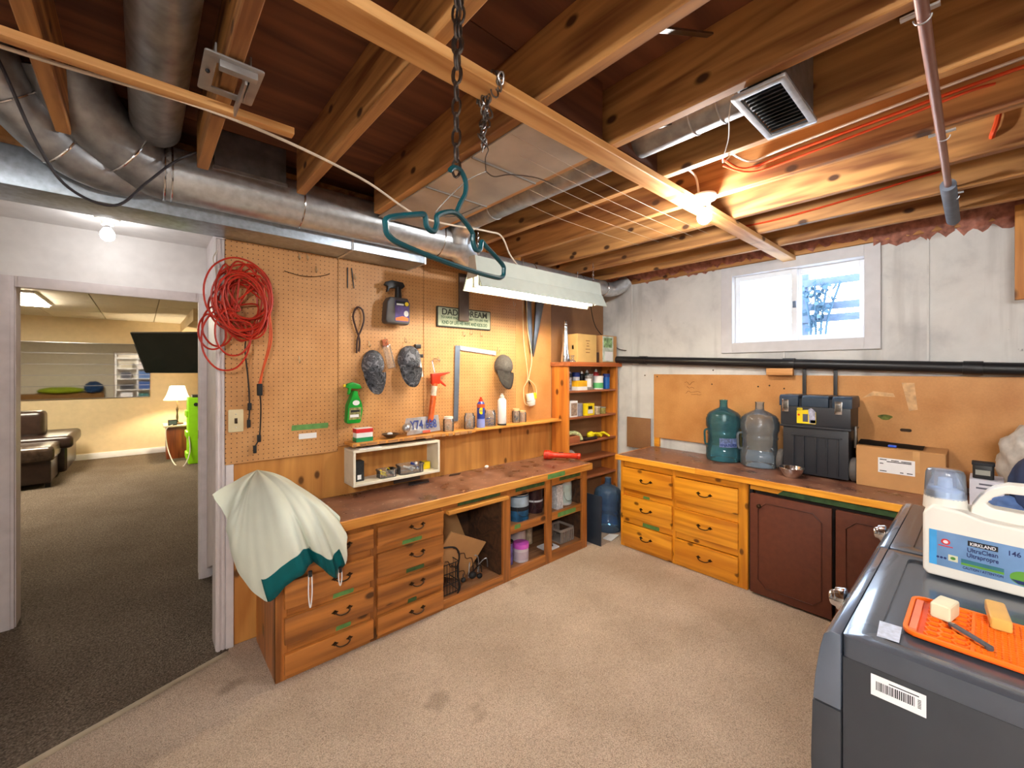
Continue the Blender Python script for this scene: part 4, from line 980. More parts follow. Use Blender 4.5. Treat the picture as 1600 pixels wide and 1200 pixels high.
B().box(-.007, .007, -.005, .005, -.17, 0, Matrix.Translation((1.485, 2.685, 1.62)) @ roty(-.17)).build('handle', PAPER, br, bevel=.002)
B().box(1.455, 1.50, 2.675, 2.695, 1.655, 1.685).box(1.475, 1.515, 2.672, 2.694, 1.59, 1.615).build('clip', BLK, br, bevel=.003)

cg = thing('caulking_gun', 'red caulking gun with an orange tube hanging nose down', 'tool', (1.62, 2.66, 1.14))
cm = Matrix.Translation((1.603, 2.655, 1.435)) @ roty(.13)
B().tube([cm @ Vector(p) for p in ((0, 0, -.30), (0, 0, -.03))], .021, 18).build('sealant_tube', plain('tube_orange', lin(206, 92, 36), .4, 0, .15, 30), cg)
B().tube([cm @ Vector(p) for p in ((0, 0, -.12), (0, 0, -.05))], .0218, 18).build('tube_label', plain('tube_label', lin(216, 196, 176), .5, 0, .15, 60), cg)
B().prism([(-.032, -.035), (.032, -.035), (.036, .02), (.12, .045), (.122, .052), (.03, .045), (-.034, .04)], -.014, .014, Matrix.Translation((1.603, 2.655, 1.435)) @ FY).build('frame', REDP, cg, bevel=.004)
B().prism([(.03, -.02), (.085, -.055), (.092, -.048), (.036, -.004)], -.008, .008, Matrix.Translation((1.603, 2.655, 1.435)) @ FY).build('trigger', REDP, cg, bevel=.003)
B().tube([(1.60, 2.655, 1.47), (1.588, 2.675, 1.565), (1.61, 2.68, 1.585), (1.655, 2.672, 1.575)], .0035, 7).build('push_rod', CHR, cg)
B().cyl(cm @ Vector((0, 0, -.30)), cm @ Vector((0, 0, -.315)), .02, .008).build('end_cap', REDP, cg)

# sign
sg = thing('wall_sign', 'pale sign with dark lettering about dad, hung on the pegboard under the shop light', 'sign', (1.89, 2.69, 1.827))
B().prism(rrect(1.636, 2.142, 1.824, 1.978, .008), 0, .016, at(FY, 0, 2.70, 0)).build('backing', plain('sign_edge', lin(52, 56, 50), .6), sg, bevel=.003)
B().prism(rrect(1.645, 2.133, 1.833, 1.969, .006), 0, .002, at(FY, 0, 2.684, 0)).build('face', plain('sign_sage', lin(178, 190, 166), .7, 0, .08, 30), sg)
SGI = plain('sign_ink', lin(62, 66, 60), .8); SGG = plain('sign_green', lin(40, 84, 66), .8)
text("DAD'S DREAM", .066, SGI, sg, at(FY, 1.889, 2.6815, 1.917), 'CENTER', sx=1.02, local=False)
text('TO HAVE ENOUGH MONEY TO LIVE THE', .024, SGG, sg, at(FY, 1.889, 2.6815, 1.890), 'CENTER', sx=1.0, local=False)
text('KIND OF LIFE HIS WIFE AND KIDS DO', .036, SGG, sg, at(FY, 1.889, 2.6815, 1.848), 'CENTER', sx=.70, local=False)
B().box(1.815, 1.905, 2.655, 2.672, 1.878, 2.24).build('steel_bar', plain('brown_steel', lin(98, 84, 76), .45, .5, .12), None, 'flat dark bar hanging in front of the middle of the sign', 'tool', bevel=.002)
fs = thing('framing_square', 'bare steel framing square hanging below the sign', 'tool', (1.82, 2.69, 1.11))
BLS = plain('blued_steel', lin(146, 162, 184), .3, .8, .06)
B().prism([(1.845, 1.69), (1.80, 1.69), (1.785, 1.11), (1.825, 1.11)], 0, .004, at(FY, 0, 2.692, 0)).build('blade', BLS, fs)
B().prism([(1.845, 1.69), (2.20, 1.655), (2.20, 1.625), (1.845, 1.655)], 0, .004, at(FY, 0, 2.692, 0)).build('tongue', plain('bright_steel', lin(206, 212, 220), .25, .6, .04), fs)
sn = thing('tin_snips', 'pair of long tapered dark steel blades hanging point down on the pegboard', 'tool', (2.62, 2.68, 1.62))
B().prism([(2.52, 2.20), (2.60, 2.20), (2.632, 1.72), (2.615, 1.64), (2.60, 1.66)], 0, .012, at(FY, 0, 2.698, 0)).build('blade', plain('saw_steel', lin(110, 108, 106), .3, .9, .12), sn, bevel=.002)
B().prism([(2.66, 2.20), (2.78, 2.20), (2.66, 1.74), (2.625, 1.62), (2.618, 1.66), (2.64, 1.9)], .012, .024, at(FY, 0, 2.698, 0)).build('blade', MATS['saw_steel'], sn, bevel=.002)
wl2 = thing('pendant_socket', 'white lamp socket with looped cream cord hanging at the right of the pegboard', 'lamp socket', (2.56, 2.66, 1.19))
B().tube(spline([(2.545, 2.68, 2.22), (2.55, 2.68, 1.9), (2.60, 2.675, 1.62), (2.575, 2.675, 1.47), (2.555, 2.675, 1.40)], 6), .0045, 6).tube(spline([(2.50, 2.68, 2.22), (2.505, 2.68, 1.8), (2.54, 2.675, 1.55), (2.55, 2.675, 1.42), (2.50, 2.672, 1.34), (2.51, 2.67, 1.22), (2.55, 2.67, 1.19)], 6), .003, 6).tube(spline([(2.56, 2.67, 1.42), (2.64, 2.67, 1.36), (2.655, 2.67, 1.28), (2.62, 2.67, 1.22)], 6), .0035, 6).build('cord', plain('cream_cord', lin(236, 216, 170), .5), wl2)
B().cyl((2.56, 2.66, 1.295), (2.57, 2.655, 1.235), .034, .036, 20).cyl((2.57, 2.655, 1.232), (2.58, 2.65, 1.19), .042, .03, 20).build('socket', plain('glazed_white', lin(236, 234, 228), .25), wl2, bevel=.003)
B().cyl((2.615, 2.655, 1.30), (2.62, 2.655, 1.25), .018, n=14).build('wire_nut', YEL, wl2, bevel=.003)
b = B()
for k in range(4): b.tube(spline([(2.555, 2.665, 1.41), (2.55 + .012 * k, 2.66, 1.36), (2.54 + .02 * k, 2.655, 1.30)], 4), .0022, 5)
b.build('wire_strands', BRZ, wl2)

# ------------------------------------------------------------------ on the wall shelf
ZW = 1.0505
bx = carton('screw_box', 'small red white and green cardboard box at the left end of the wall shelf', 1.0, 1.105, 2.585, 2.645, ZW, ZW + .085, PAPER, flap=False)
B().box(-.0535, .0535, -.031, .031, .058, .083).build('red_band', plain('box_red', lin(206, 46, 46), .5), bx, local=True); B().box(-.0535, .0535, -.031, .031, .002, .028).build('green_band', plain('box_green', lin(30, 140, 84), .5), bx, local=True)
b = thing('ash_dish', 'small dark oval dish on the wall shelf', 'dish', (1.24, 2.62, ZW))
B().lathe([(0, .004), (.022, .004), (.03, .006), (.055, .026), (.058, .028), (.052, .03), (.026, .012), (0, .010)], (1.24, 2.62, ZW), 20).build('bowl', plain('dark_dish', lin(72, 52, 38), .5), b)
B().ball((1.235, 2.62, ZW + .028), (.02, .015, .010), 10).build('pale_lump', PAPER, b)
lp = thing('licence_plate', 'crumpled white licence plate with blue numbers leaning on the wall shelf', 'licence plate', (1.49, 2.63, ZW))
lp.rotation_euler = (-.25, 0, 0)
b = B(); rows = []
for j in range(5): rows.append([b.bm.verts.new((-.135 + .27 * i / 12, .012 * math.sin(i * .9) - .02 * math.exp(-((i - 1) / 2.5) ** 2) * (1 + math.sin(j * 2)), .115 * j / 4 + .012 * i / 12)) for i in range(13)])
for j in range(4):
    for i in range(12): b.bm.faces.new((rows[j][i], rows[j][i + 1], rows[j + 1][i + 1], rows[j + 1][i]))
bmesh.ops.solidify(b.bm, geom=b.bm.faces[:], thickness=.002)
b.build('plate', plain('plate_white', lin(214, 216, 222), .35, .2, .08, 30), lp, local=True)
text('Y74 688', .085, INKB, lp, at(FY, .005, -.017, .038), 'CENTER', sx=.72)
B().box(-.01, .05, -.0185, -.016, .006, .022).build('red_sticker', plain('sticker_red', lin(216, 78, 50), .5), lp, local=True)
B().ball((0, 0, 0), .03, 10).build('foil_wad', plain('foil', lin(200, 200, 206), .3, .8, .2, 60, .6), None, 'crumpled foil lump beside the licence plate', 'foil').location = (1.345, 2.60, ZW + .028)
jar('frosted_jar', 'frosted jar of pale bits right of the licence plate', (1.70, 2.63, ZW), .04, .105, HKM, plain('frost_lid', lin(226, 220, 208), .5))
jar('screw_jar', 'open glass jar of screws left of the blue lubricant can', (1.89, 2.63, ZW), .042, .12, GALVD, None)
sc = spraycan('lubricant_can', 'blue and orange lubricant spray can on the wall shelf', (1.985, 2.61, ZW), .031, .24, plain('can_blue', lin(40, 62, 150), .3), [(.66, .78, plain('can_orange', lin(206, 90, 40), .35)), (.02, .30, plain('can_pale_blue', lin(136, 146, 206), .4))], REDP)
B().prism(ell(1.968, ZW + .135, .022, .026), 0, .002, at(FY, 0, 2.582, 0)).build('yellow_badge', YEL, sc)
text('WD-40', .018, INKB, sc, at(FY, 1.968, 2.579, ZW + .130), 'CENTER', local=False)
jar('tool_jar', 'glass jar stuffed with pens and small tools on the wall shelf', (2.10, 2.645, ZW), .05, .13, INKB, None)
spraycan('white_spray_can', 'plain white spray can on the wall shelf', (2.20, 2.61, ZW + .004), .036, .255, WH, [(.0, .05, INK)], plain('grey_cap', lin(186, 184, 180), .4))
for k, x in enumerate((2.395, 2.47)):
    jar('mounted_jar', ['small brown jar hanging near the white lamp socket', 'small clear jar near the white lamp socket, right one'][k], (x, 2.655, ZW + .004), .034, .115 - .02 * k, BRZ if k == 0 else None, plain('pale_lid', lin(222, 190, 140), .5), 'small jars')

# ------------------------------------------------------------------ in and around the white box shelf
ZB = .8035
c = carton('black_carton', 'narrow black printed box standing in the white box shelf', .992, 1.055, 2.60, 2.66, ZB, ZB + .125, plain('carton_black', lin(40, 44, 46), .5, 0, .2, 80), flap=False)
B().box(-.012, .012, -.0312, -.03, .012, .04).build('white_mark', PAPER, c, local=True)
def tub(name, label, c, rx, ry, h, m, fillm, seed):
    e = thing(name, label, 'tub', c); r = random.Random(seed)
    o_, i_ = rrect(-rx, rx, -ry, ry, ry * .6), rrect(-rx + .004, rx - .004, -ry + .004, ry - .004, ry * .55)
    B().prism(o_, 0, .003, ID).prism(o_, .003, h, ID, [i_]).prism(rrect(-rx - .004, rx + .004, -ry - .004, ry + .004, ry * .6), h - .008, h, ID, [o_]).build('tub_body', m, e, local=True)
    for k in range(9):
        b = B().box(-.022, .022, -.008, .008, -.006, .006, Matrix.Translation((r.uniform(-rx * .6, rx * .6), r.uniform(-ry * .5, ry * .5), h * (.35 + .08 * k))) @ Matrix.Rotation(r.uniform(0, 3), 4, (r.random(), r.random(), 1)))
        b.build('oddment', fillm[k % len(fillm)], e, local=True, bevel=.002)
    return e
tub('round_tub', 'small clear tub of oddments with yellow bits in the white box shelf', (1.205, 2.605, ZB), .058, .045, .05, CLEARP, [BLK, YEL, GALV, YEL], 3)
tub('oddments_tray', 'long clear plastic tray heaped with oddments in the white box shelf', (1.375, 2.605, ZB), .088, .05, .06, CLEARP, [PAPER, GALV, INKB, PAPER, CARD], 5)
carton('yellow_block', 'bright yellow block at the right end of the white box shelf', 1.478, 1.535, 2.61, 2.67, ZB, ZB + .05, YEL, flap=False, cat='block')
B().box(1.0, 1.15, 2.55, 2.60, 1.0095, 1.014).build('white_ruler', PAPER, None, 'white plastic strip lying on top of the white box shelf', 'ruler', bevel=.001)
B().box(1.06, 1.5, 2.61, 2.66, 1.0095, 1.017).build('dark_stick', plain('dark_stick_wood', lin(60, 48, 44), .7), None, 'dark flat stick lying on top of the white box shelf', 'stick', bevel=.001)
B().prism([(1.36, 2.60), (1.52, 2.60), (1.55, 2.66), (1.40, 2.67)], .7125, .718, ID).build('metal_offcut', plain('dark_offcut', lin(72, 68, 72), .4, .6), None, 'dark flat metal offcut on the workbench below the white box shelf', 'offcut', bevel=.001)
B().ball((0, 0, 0), (.02, .014, .012), 8).build('paper_scrap', PAPER, None, 'small crumpled white scrap at the back of the workbench', 'scrap').location = (2.05, 2.62, .724)
B().prism([(1.71, 2.64), (1.80, 2.635), (1.83, 2.66), (1.74, 2.67)], .7125, .717, ID).build('bark_chip', plain('bark', lin(60, 40, 28), .8), None, 'dark splinter of wood at the back of the workbench', 'splinter')

# flashlight
fl = thing('flashlight', 'red plastic flashlight lying at the right end of the workbench', 'flashlight', (2.755, 2.465, .7125), math.radians(-55))
F_ = Matrix.Translation((0, 0, .042)) @ roty(PI / 2)
B().lathe([(0, -.15), (.036, -.15), (.04, -.145), (.04, -.10), (.036, -.09), (.027, -.07), (.024, -.06), (.0235, .13), (.026, .135), (.026, .165), (.02, .17), (0, .17)], (0, 0, 0), 22, F_).build('body', REDP, fl, local=True)
for z in (-.13, -.115, .14): B().lathe([(.0405 if z < 0 else .0265, z), (.0415 if z < 0 else .0275, z + .003), (.0405 if z < 0 else .0265, z + .006)], (0, 0, 0), 20, F_).build('grip_ring', plain('red_dark', lin(160, 34, 18), .4), fl, local=True)
B().box(-.02, .02, -.006, .006, .064, .070).build('switch', BLK, fl, local=True, bevel=.002)

# ------------------------------------------------------------------ in the open cabinet and cubbies
ZO = .0505
e = thing('cardboard_sheet', 'large corrugated cardboard piece leaning forward in the open bay', 'cardboard', (1.6, 2.36, ZO))
M = Matrix.Translation((1.62, 2.37, .24)) @ rotx(.3) @ roty(.5)
B().box(-.2, .17, -.004, .004, -.16, .14, M).build('sheet', CARD, e)
for z in (-.06, .04): B().tube([M @ Vector((-.1 + .02 * k, -.006, z + .012 * math.sin(k * 1.3) - .004 * k)) for k in range(14)], .003, 5).build('wavy_cord', plain('brown_cord', lin(70, 36, 18), .6), e)
e = thing('cardboard_sheet', 'smaller cardboard piece standing behind in the open bay', 'cardboard', (1.66, 2.5, ZO))
B().box(-.13, .1, -.003, .003, -.24, .24, Matrix.Translation((1.66, 2.52, .3)) @ rotx(-.12) @ roty(-.35)).build('sheet', CARD, e)
e = thing('wire_crate', 'black wire crate at the left of the open bay', 'crate', (1.5, 2.36, ZO))
b = B()
for k in range(7): b.tube([(1.425 + .022 * k, 2.29, ZO + .004), (1.425 + .022 * k, 2.29, .25)], .002, 5).tube([(1.56, 2.29 + .022 * k, ZO + .004), (1.56, 2.29 + .022 * k, .25)], .002, 5)
for z in (.06, .12, .19, .25): b.tube([(1.42, 2.29, z), (1.56, 2.29, z), (1.56, 2.43, z)], .003, 5)
b.build('wire_frame', BLK, e)
B().tube(spline([(1.425, 2.265, .38), (1.51, 2.262, .36), (1.545, 2.262, .30), (1.53, 2.262, .2), (1.55, 2.262, .10), (1.53, 2.262, ZO + .006)], 6), .006, 6).build('black_hose', BLKR, None, 'thick black hose bent down at the front of the open bay', 'hose')
for k, (x, y, r) in enumerate(((1.70, 2.33, .03), (1.745, 2.31, .022), (1.63, 2.34, .02))):
    B().ball((0, 0, 0), (r, r * .8, r * .8), 10).build('caster_wheel', BLKR, None, ['black wheel lying at the front of the open bay, largest', 'small black wheel at the right of the open bay heap', 'small black wheel below the cardboard piece'][k], 'wheel', 'loose wheels').location = (x, y, ZO + r * .8)
CLUT = ['first', 'second', 'third', 'fourth', 'fifth', 'sixth', 'seventh']
for k in range(7):
    x, y = 1.66 + RN.uniform(0, .17), 2.37 + RN.uniform(0, .12)
    B().tube(spline([(x - .03, y, ZO + .01), (x, y + .02, ZO + .03 + .02 * k), (x + .04, y - .01, ZO + .08 + .012 * k), (x + .06, y, ZO + .02)], 5), .004, 5).build('clutter_wire', GALVD if k % 2 else BLK, None, 'loose bright steel wire in the heap on the floor of the open bay' if k % 2 else 'loose black wire in the heap on the floor of the open bay', 'wire', 'wire clutter in the open bay')
Z1, Z2 = .3535, .0585
can('paint_can', 'blue paint can with a landscape label in the upper left cubby', (2.185, 2.40, Z1), .083, .2, plain('can_label_blue', lin(40, 92, 130), .4, 0, .3, 20), None, [(.55, .92, plain('label_sky', lin(170, 188, 204), .4, 0, .2, 12)), (.40, .55, INK)], 'paint can', True)
can('paint_can', 'dark maroon paint can in the upper left cubby', (2.40, 2.44, Z1), .07, .2, plain('can_maroon', lin(62, 36, 40), .4, 0, .3, 40), None, [(.45, .52, PAPER)], 'paint can', True)
carton('white_carton', 'white and blue carton at the left of the upper left cubby', 1.995, 2.07, 2.36, 2.5, Z1, Z1 + .2, plain('carton_pale', lin(196, 206, 220), .5, 0, .12, 20), flap=False)
can('paint_can', 'white paint can with pale green label in the upper right cubby', (2.735, 2.42, Z1), .07, .2, plain('can_white', lin(208, 210, 208), .4), None, [(.1, .85, plain('label_mint', lin(196, 212, 204), .4, 0, .1, 14))], 'paint can', True)
carton('white_jug', 'tall white container with black print in the upper right cubby', 2.555, 2.63, 2.33, 2.42, Z1, Z1 + .2, plain('jug_white', lin(214, 212, 212), .5, 0, .2, 60), flap=False, cat='container')
PINK = plain('pink_lid', lin(216, 96, 206), .4)
can('pink_lid_tub', 'pale tub with a bright pink lid in the lower left cubby', (2.165, 2.345, Z2), .058, .13, plain('tub_pale', lin(214, 204, 208), .4), PINK, [(.15, .6, plain('tub_tint', lin(196, 178, 190), .5))], 'tub', rim=False, lidh=.03)
can('grey_tub', 'pale grey tub with a dark lid behind the pink lidded tub', (2.26, 2.50, Z2), .075, .19, plain('tub_grey', lin(196, 178, 178), .5), plain('lid_brown', lin(70, 46, 40), .5), (), 'tub', rim=False, lidh=.02)
can('purple_jar', 'purple jar at the left of the lower left cubby', (2.05, 2.36, Z2), .035, .17, plain('jar_purple', lin(110, 96, 170), .4, 0, .3, 30), INK, (), 'jar', rim=False)
can('beige_can', 'small beige can at the back of the lower left cubby', (2.42, 2.53, Z2), .035, .19, plain('can_beige', lin(186, 164, 136), .5, 0, .2, 40), None)
for k in range(4): B().box(-.09, .09, -.006, .006, 0, .17, Matrix.Translation((2.56 + .012 * k, 2.40 + .026 * k, Z2 + .001)) @ rotz(.9) @ rotx(-.28)).build('dark_binder', [BLK, plain('binder_teal', lin(32, 62, 66), .5), BLK, plain('binder_navy', lin(36, 40, 56), .5)][k], None, ['black folder leaning at the front of the lower right cubby', 'dark teal folder leaning second in the lower right cubby', 'black folder leaning third in the lower right cubby', 'navy folder leaning at the back of the lower right cubby'][k], 'folder', 'folders in the cubby', bevel=.002)
e = thing('plastic_basket', 'grey slatted plastic basket in the lower right cubby', 'basket', (2.68, 2.42, Z2))
GP = plain('grey_plastic', lin(150, 138, 128), .5)
B().box(2.60, 2.765, 2.33, 2.50, Z2, Z2 + .006).build('base', GP, e)
for k in range(8):
    B().box(2.602 + .022 * k, 2.612 + .022 * k, 2.33, 2.336, Z2, Z2 + .10).build('slat', GP, e); B().box(2.602 + .022 * k, 2.612 + .022 * k, 2.494, 2.50, Z2, Z2 + .10).build('slat', GP, e)
B().prism(rrect(2.595, 2.77, 2.325, 2.505, .02), Z2 + .095, Z2 + .115, ID, [rrect(2.603, 2.762, 2.333, 2.497, .016)]).build('rim', GP, e)
B().box(2.41, 2.55, 2.30, 2.42, Z2, Z2 + .012).build('white_tray', PAPER, None, 'thin white tray at the front of the lower right cubby', 'tray', bevel=.003)

# ------------------------------------------------------------------ corner shelf unit contents
z0 = 1.5755
e = thing('silver_flask', 'tall tapered silver flask standing on top of the corner shelf unit', 'flask', (2.93, 2.57, z0))
B().lathe([(0, 0), (.042, 0), (.044, .01), (.04, .06), (.03, .12), (.026, .2), (.022, .27), (.018, .30), (.02, .305), (.018, .33), (0, .33)], (2.93, 2.57, z0), 22).build('body', CHR, e)
B().lathe([(.012, .33), (.018, .34), (.018, .352), (.010, .358), (.014, .37), (.008, .384), (0, .386)], (2.93, 2.57, z0), 18).build('stopper', CHR, e)
e = carton('cardboard_box', 'square yellowish cardboard box on top of the corner shelf unit', 3.03, 3.32, 2.51, 2.68, z0, z0 + .265, CARDL)
B().box(-.145, -.1445, -.04, -.02, .12, .16).build('print', INK, e, local=True)
for z, w_ in ((.20, .03), (.175, .015), (.15, .02), (.12, .035), (.09, .03)): B().box(-w_ + .01, w_ + .01, -.0856, -.085, z, z + .008).build('print', plain('brown_print', lin(150, 110, 70), .7), e, local=True)
e = carton('picture_box', 'carton with a pale green picture on top of the corner shelf unit', 3.40, 3.64, 2.50, 2.68, z0, z0 + .27, CARD)
pf = B().box(-.118, .06, -.0912, -.09, .01, .262).build('picture', plain('green_picture', lin(196, 208, 196), .6, 0, .25, 16), e, local=True)
B().box(-.10, .04, -.0918, -.091, .15, .245).build('picture_leaf', plain('leaf_print', lin(150, 186, 130), .6, 0, .35, 30), pf, local=True); B().box(-.08, .05, -.0918, -.091, .02, .11).build('picture_vase', PAPER, pf, local=True)
e = thing('glass_candlestick', 'small clear glass holder beside the silver flask', 'glass', (2.985, 2.53, z0))
B().lathe([(0, 0), (.03, 0), (.028, .01), (.010, .025), (.010, .045), (.02, .06), (.016, .062), (0, .05)], (2.985, 2.53, z0), 16).build('body', CLEARP, e)
B().box(3.335, 3.372, 2.52, 2.56, z0, z0 + .10).build('dark_tin', plain('tin_dark', lin(60, 40, 30), .4), None, 'little dark tin between the two boxes on the shelf unit', 'tin', bevel=.003)
z0 = 1.3105
spraycan('black_spray_can', 'black and white aerosol at the left of the top shelf', (2.985, 2.58, z0), .032, .205, plain('can_grey_print', lin(150, 146, 160), .4, 0, .4, 50), [(.6, .78, INK)], BLK)
e = carton('yellow_box', 'orange yellow and white box on the top shelf', 3.06, 3.20, 2.53, 2.62, z0, z0 + .09, plain('box_amber', lin(236, 176, 30), .5), flap=False); B().box(-.071, .071, -.046, .046, 0, .035).build('white_band', PAPER, e, local=True)
can('blue_cap_bottle', 'white bottle with a blue cap behind the yellow box', (3.18, 2.65, z0), .035, .165, PAPER, INKB, (), 'bottle', rim=False, lidh=.04)
for k, (x, y, h) in enumerate(((3.265, 2.57, .135), (3.33, 2.60, .15))): can('grey_can', ['grey metal can on the top shelf, left of the pair', 'grey metal can on the top shelf, beside the white tub'][k], (x, y, z0), .033, h, plain('can_steel', lin(160, 156, 150), .4, .4, .2, 30), None, [(.2, .8, PAPER)] if k == 0 else ())
can('white_tub', 'white tub with a green label on the top shelf', (3.425, 2.57, z0), .05, .13, WH, WH, [(.1, .5, plain('tub_green', lin(90, 176, 110), .5))], 'tub', rim=False)
for x, y, h, m, lb_ in ((3.27, 2.655, .18, BLK, 'tall black can at the back of the top shelf'), (3.36, 2.66, .19, plain('can_darkgreen', lin(60, 76, 66), .5), 'tall dark green can at the back of the top shelf'), (3.50, 2.655, .2, plain('can_red', lin(196, 60, 60), .4), 'tall red can at the back of the top shelf')): spraycan('tall_can', lb_, (x, y, z0), .03, h, m, (), GALV)
e = can('blue_bottle', 'bright blue bottle at the right of the top shelf', (3.56, 2.57, z0), .034, .15, plain('bottle_blue', lin(30, 96, 176), .35), INKB, (), 'bottle', rim=False, lidh=.03)
z0 = 1.0655
e = carton('framed_box', 'brown box with a white border on the second shelf', 2.95, 3.06, 2.53, 2.60, z0, z0 + .15, PAPER, flap=False); B().box(-.04, .045, -.0358, -.034, .012, .13).build('print', plain('box_taupe', lin(156, 132, 116), .5, 0, .25, 60), e, local=True)
can('grey_pot', 'slate grey pot on the second shelf', (3.12, 2.57, z0), .04, .12, plain('pot_slate', lin(128, 126, 140), .5, 0, .15, 40), None)
e = carton('yellow_carton', 'bright yellow carton with a dark picture on the second shelf', 3.19, 3.30, 2.52, 2.58, z0, z0 + .115, YEL, flap=False); B().box(-.04, .02, -.0308, -.03, .06, .09).build('picture', INK, e, local=True); B().box(-.045, .03, -.0308, -.03, .02, .055).build('picture', PAPER, e, local=True)
can('beige_jar', 'small beige jar on the second shelf', (3.375, 2.56, z0), .04, .075, plain('jar_beige', lin(176, 158, 130), .4, 0, .25, 50), plain('lid_beige', lin(196, 186, 166), .5), (), 'jar', rim=False)
can('olive_jar', 'small olive jar at the right of the second shelf', (3.48, 2.56, z0), .034, .065, plain('jar_olive', lin(150, 140, 70), .4, 0, .25, 50), None, (), 'jar')
z0 = .8305
e = thing('folded_newspaper', 'folded newspaper with a green edge on the third shelf', 'newspaper', (3.0, 2.58, z0))
B().box(2.92, 3.07, 2.51, 2.66, z0, z0 + .055).build('stack', plain('brick_card', lin(170, 96, 60), .7), e, bevel=.004)
B().tube(spline([(2.93, 2.57, z0 + .075), (3.02, 2.56, z0 + .085), (3.10, 2.55, z0 + .06), (3.12, 2.54, z0 + .01)], 5), .02, 8).build('paper_roll', plain('newsprint', lin(200, 206, 150), .8, 0, .3, 40), e)
e = thing('dark_tray', 'dark flat tray on the third shelf beside the gloves', 'tray', (3.22, 2.58, z0)); B().box(3.14, 3.33, 2.51, 2.67, z0, z0 + .008).box(3.14, 3.33, 2.51, 2.516, z0, z0 + .03).box(3.14, 3.146, 2.51, 2.67, z0, z0 + .03).build('pan', plain('tray_dark', lin(62, 44, 46), .5), e)
for k, (x, a) in enumerate(((3.32, .2), (3.43, -.5))):
    e = thing('rubber_glove', ['crumpled yellow glove on the third shelf, left one', 'crumpled yellow glove on the third shelf, right one'][k], 'glove', (x, 2.56, z0), a, 'yellow gloves')
    YG = plain('glove_yellow', lin(236, 216, 20), .6, 0, .12, 40)
    B().ball((0, .02, .035 if k == 0 else .025), (.05, .04, .035 if k == 0 else .024), 12).build('palm', YG, e, local=True)
    for q in range(5): B().tube(spline([(.01, 0, .04), (.035 + .006 * q, -.02 + .012 * q, .05 - .004 * q), (.07 + .004 * q, -.045 + .02 * q, .03), (.085, -.055 + .024 * q, .014)], 4), [.011] * 12 + [.008], 7).build('finger', YG, e, local=True)
z0 = .6555
e = thing('tape_roll', 'roll of silver tape standing on the fourth shelf', 'tape', (3.0, 2.57, z0))
B().lathe([(.032, -.022), (.052, -.022), (.052, .022), (.032, .022), (.032, -.022)], (0, 0, 0), 24, Matrix.Translation((2.985, 2.56, z0 + .0525)) @ rotz(.7) @ roty(PI / 2)).build('roll', plain('tape_silver', lin(170, 160, 156), .4, .3), e)
B().lathe([(.029, -.022), (.0325, -.022), (.0325, .022), (.029, .022), (.029, -.022)], (0, 0, 0), 24, Matrix.Translation((2.985, 2.56, z0 + .0525)) @ rotz(.7) @ roty(PI / 2)).build('core', CARD, e)
B().box(2.95, 3.2, 2.55, 2.66, .4855, .51).build('plank_offcut', SHELFH, None, 'short plank offcut on the lowest shelf of the corner unit', 'plank', bevel=.002)

# ------------------------------------------------------------------ black drain pipe
dp = thing('drain_pipe', 'black plastic drain pipe running along the concrete wall below the window', 'pipe', (3.63, 1.2, 1.45))
B().tube([(3.645, 2.50, 1.608), (3.645, -.9, 1.476)], .036, 22).build('pipe', BLK, dp)
for y in (2.2, .98, .05): B().tube([(3.645, y + .04, 1.608 - (2.5 - y - .04) * .0388), (3.645, y - .04, 1.608 - (2.5 - y + .04) * .0388)], .041, 22).build('coupling', BLK, dp, bevel=.002)
B().tube([(3.645, 2.50, 1.608), (3.66, 2.62, 1.615), (3.66, 2.70, 1.62)], .036, 18).build('pipe_end', BLK, dp)
B().box(3.60, 3.645, .945, 1.12, 1.462, 1.515, ).build('wood_block', wood('block_fir', lin(170, 112, 56), lin(206, 150, 90), 1, .6), None, 'small wooden block wedged under the black drain pipe', 'block', bevel=.003)
B().box(-.004, .004, -.13, .13, 0, .30, Matrix.Translation((3.66, 2.26, .735)) @ roty(.0)).build('leaning_panel', HARDB, None, 'brown hardboard offcut standing behind the left end of the bench', 'board', bevel=.001)

# ------------------------------------------------------------------ water bottles
BT1 = thin_plastic('teal_bottle_plastic', (.20, .52, .62, 1), .12); BT2 = thin_plastic('smoke_blue_bottle_plastic', (.70, .77, .84, 1), .10); BT3 = thin_plastic('blue_bottle_plastic', (.26, .48, .80, 1), .14)
def water_bottle(c, m, label, handle, rz=0, name='water_bottle'):
    e = thing(name, label, 'water bottle', c, rz)
    R_ = .131; H = .485
    out = [(.0, .0), (.10, .0), (.125, .006), (R_, .03), (R_, .105), (.122, .118), (.119, .135), (.119, .205), (.124, .215), (.119, .225), (.121, .255), (R_, .275), (R_, .335), (.122, .352), (.124, .36), (.105, .385), (.06, .41), (.034, .422), (.029, .435), (.029, .475), (.031, .478), (.031, H), (.025, H)]
    B().lathe(out, (0, 0, 0), 36).build('shell', m, e, local=True, sharp=60)
    B().lathe([(0, .004), (.1, .004), (.126, .03), (.126, .085), (.0, .085)], (0, 0, 0), 32).build('water', thin_plastic('drinking_water', (.8, .92, .96, 1), .1), e, local=True) if handle == 2 else None
    if handle: B().tube(spline([(0, -.118, .25), (0, -.150, .24), (0, -.152, .19), (0, -.146, .135), (0, -.118, .128)], 5), .008, 8).build('handle', m, e, local=True)
    return e
w1 = water_bottle((3.53, 1.406, .7755), BT1, 'teal plastic water bottle with a white printed label on the bench', 1, math.radians(228))
w2 = water_bottle((3.515, 1.137, .7755), BT2, 'smoky clear water bottle on the bench beside the black toolbox', 1, math.radians(215))
water_bottle((3.31, 2.37, .0), BT3, 'blue plastic water bottle standing on the floor in the corner', 0)
b = B(); n = 12; ring = []
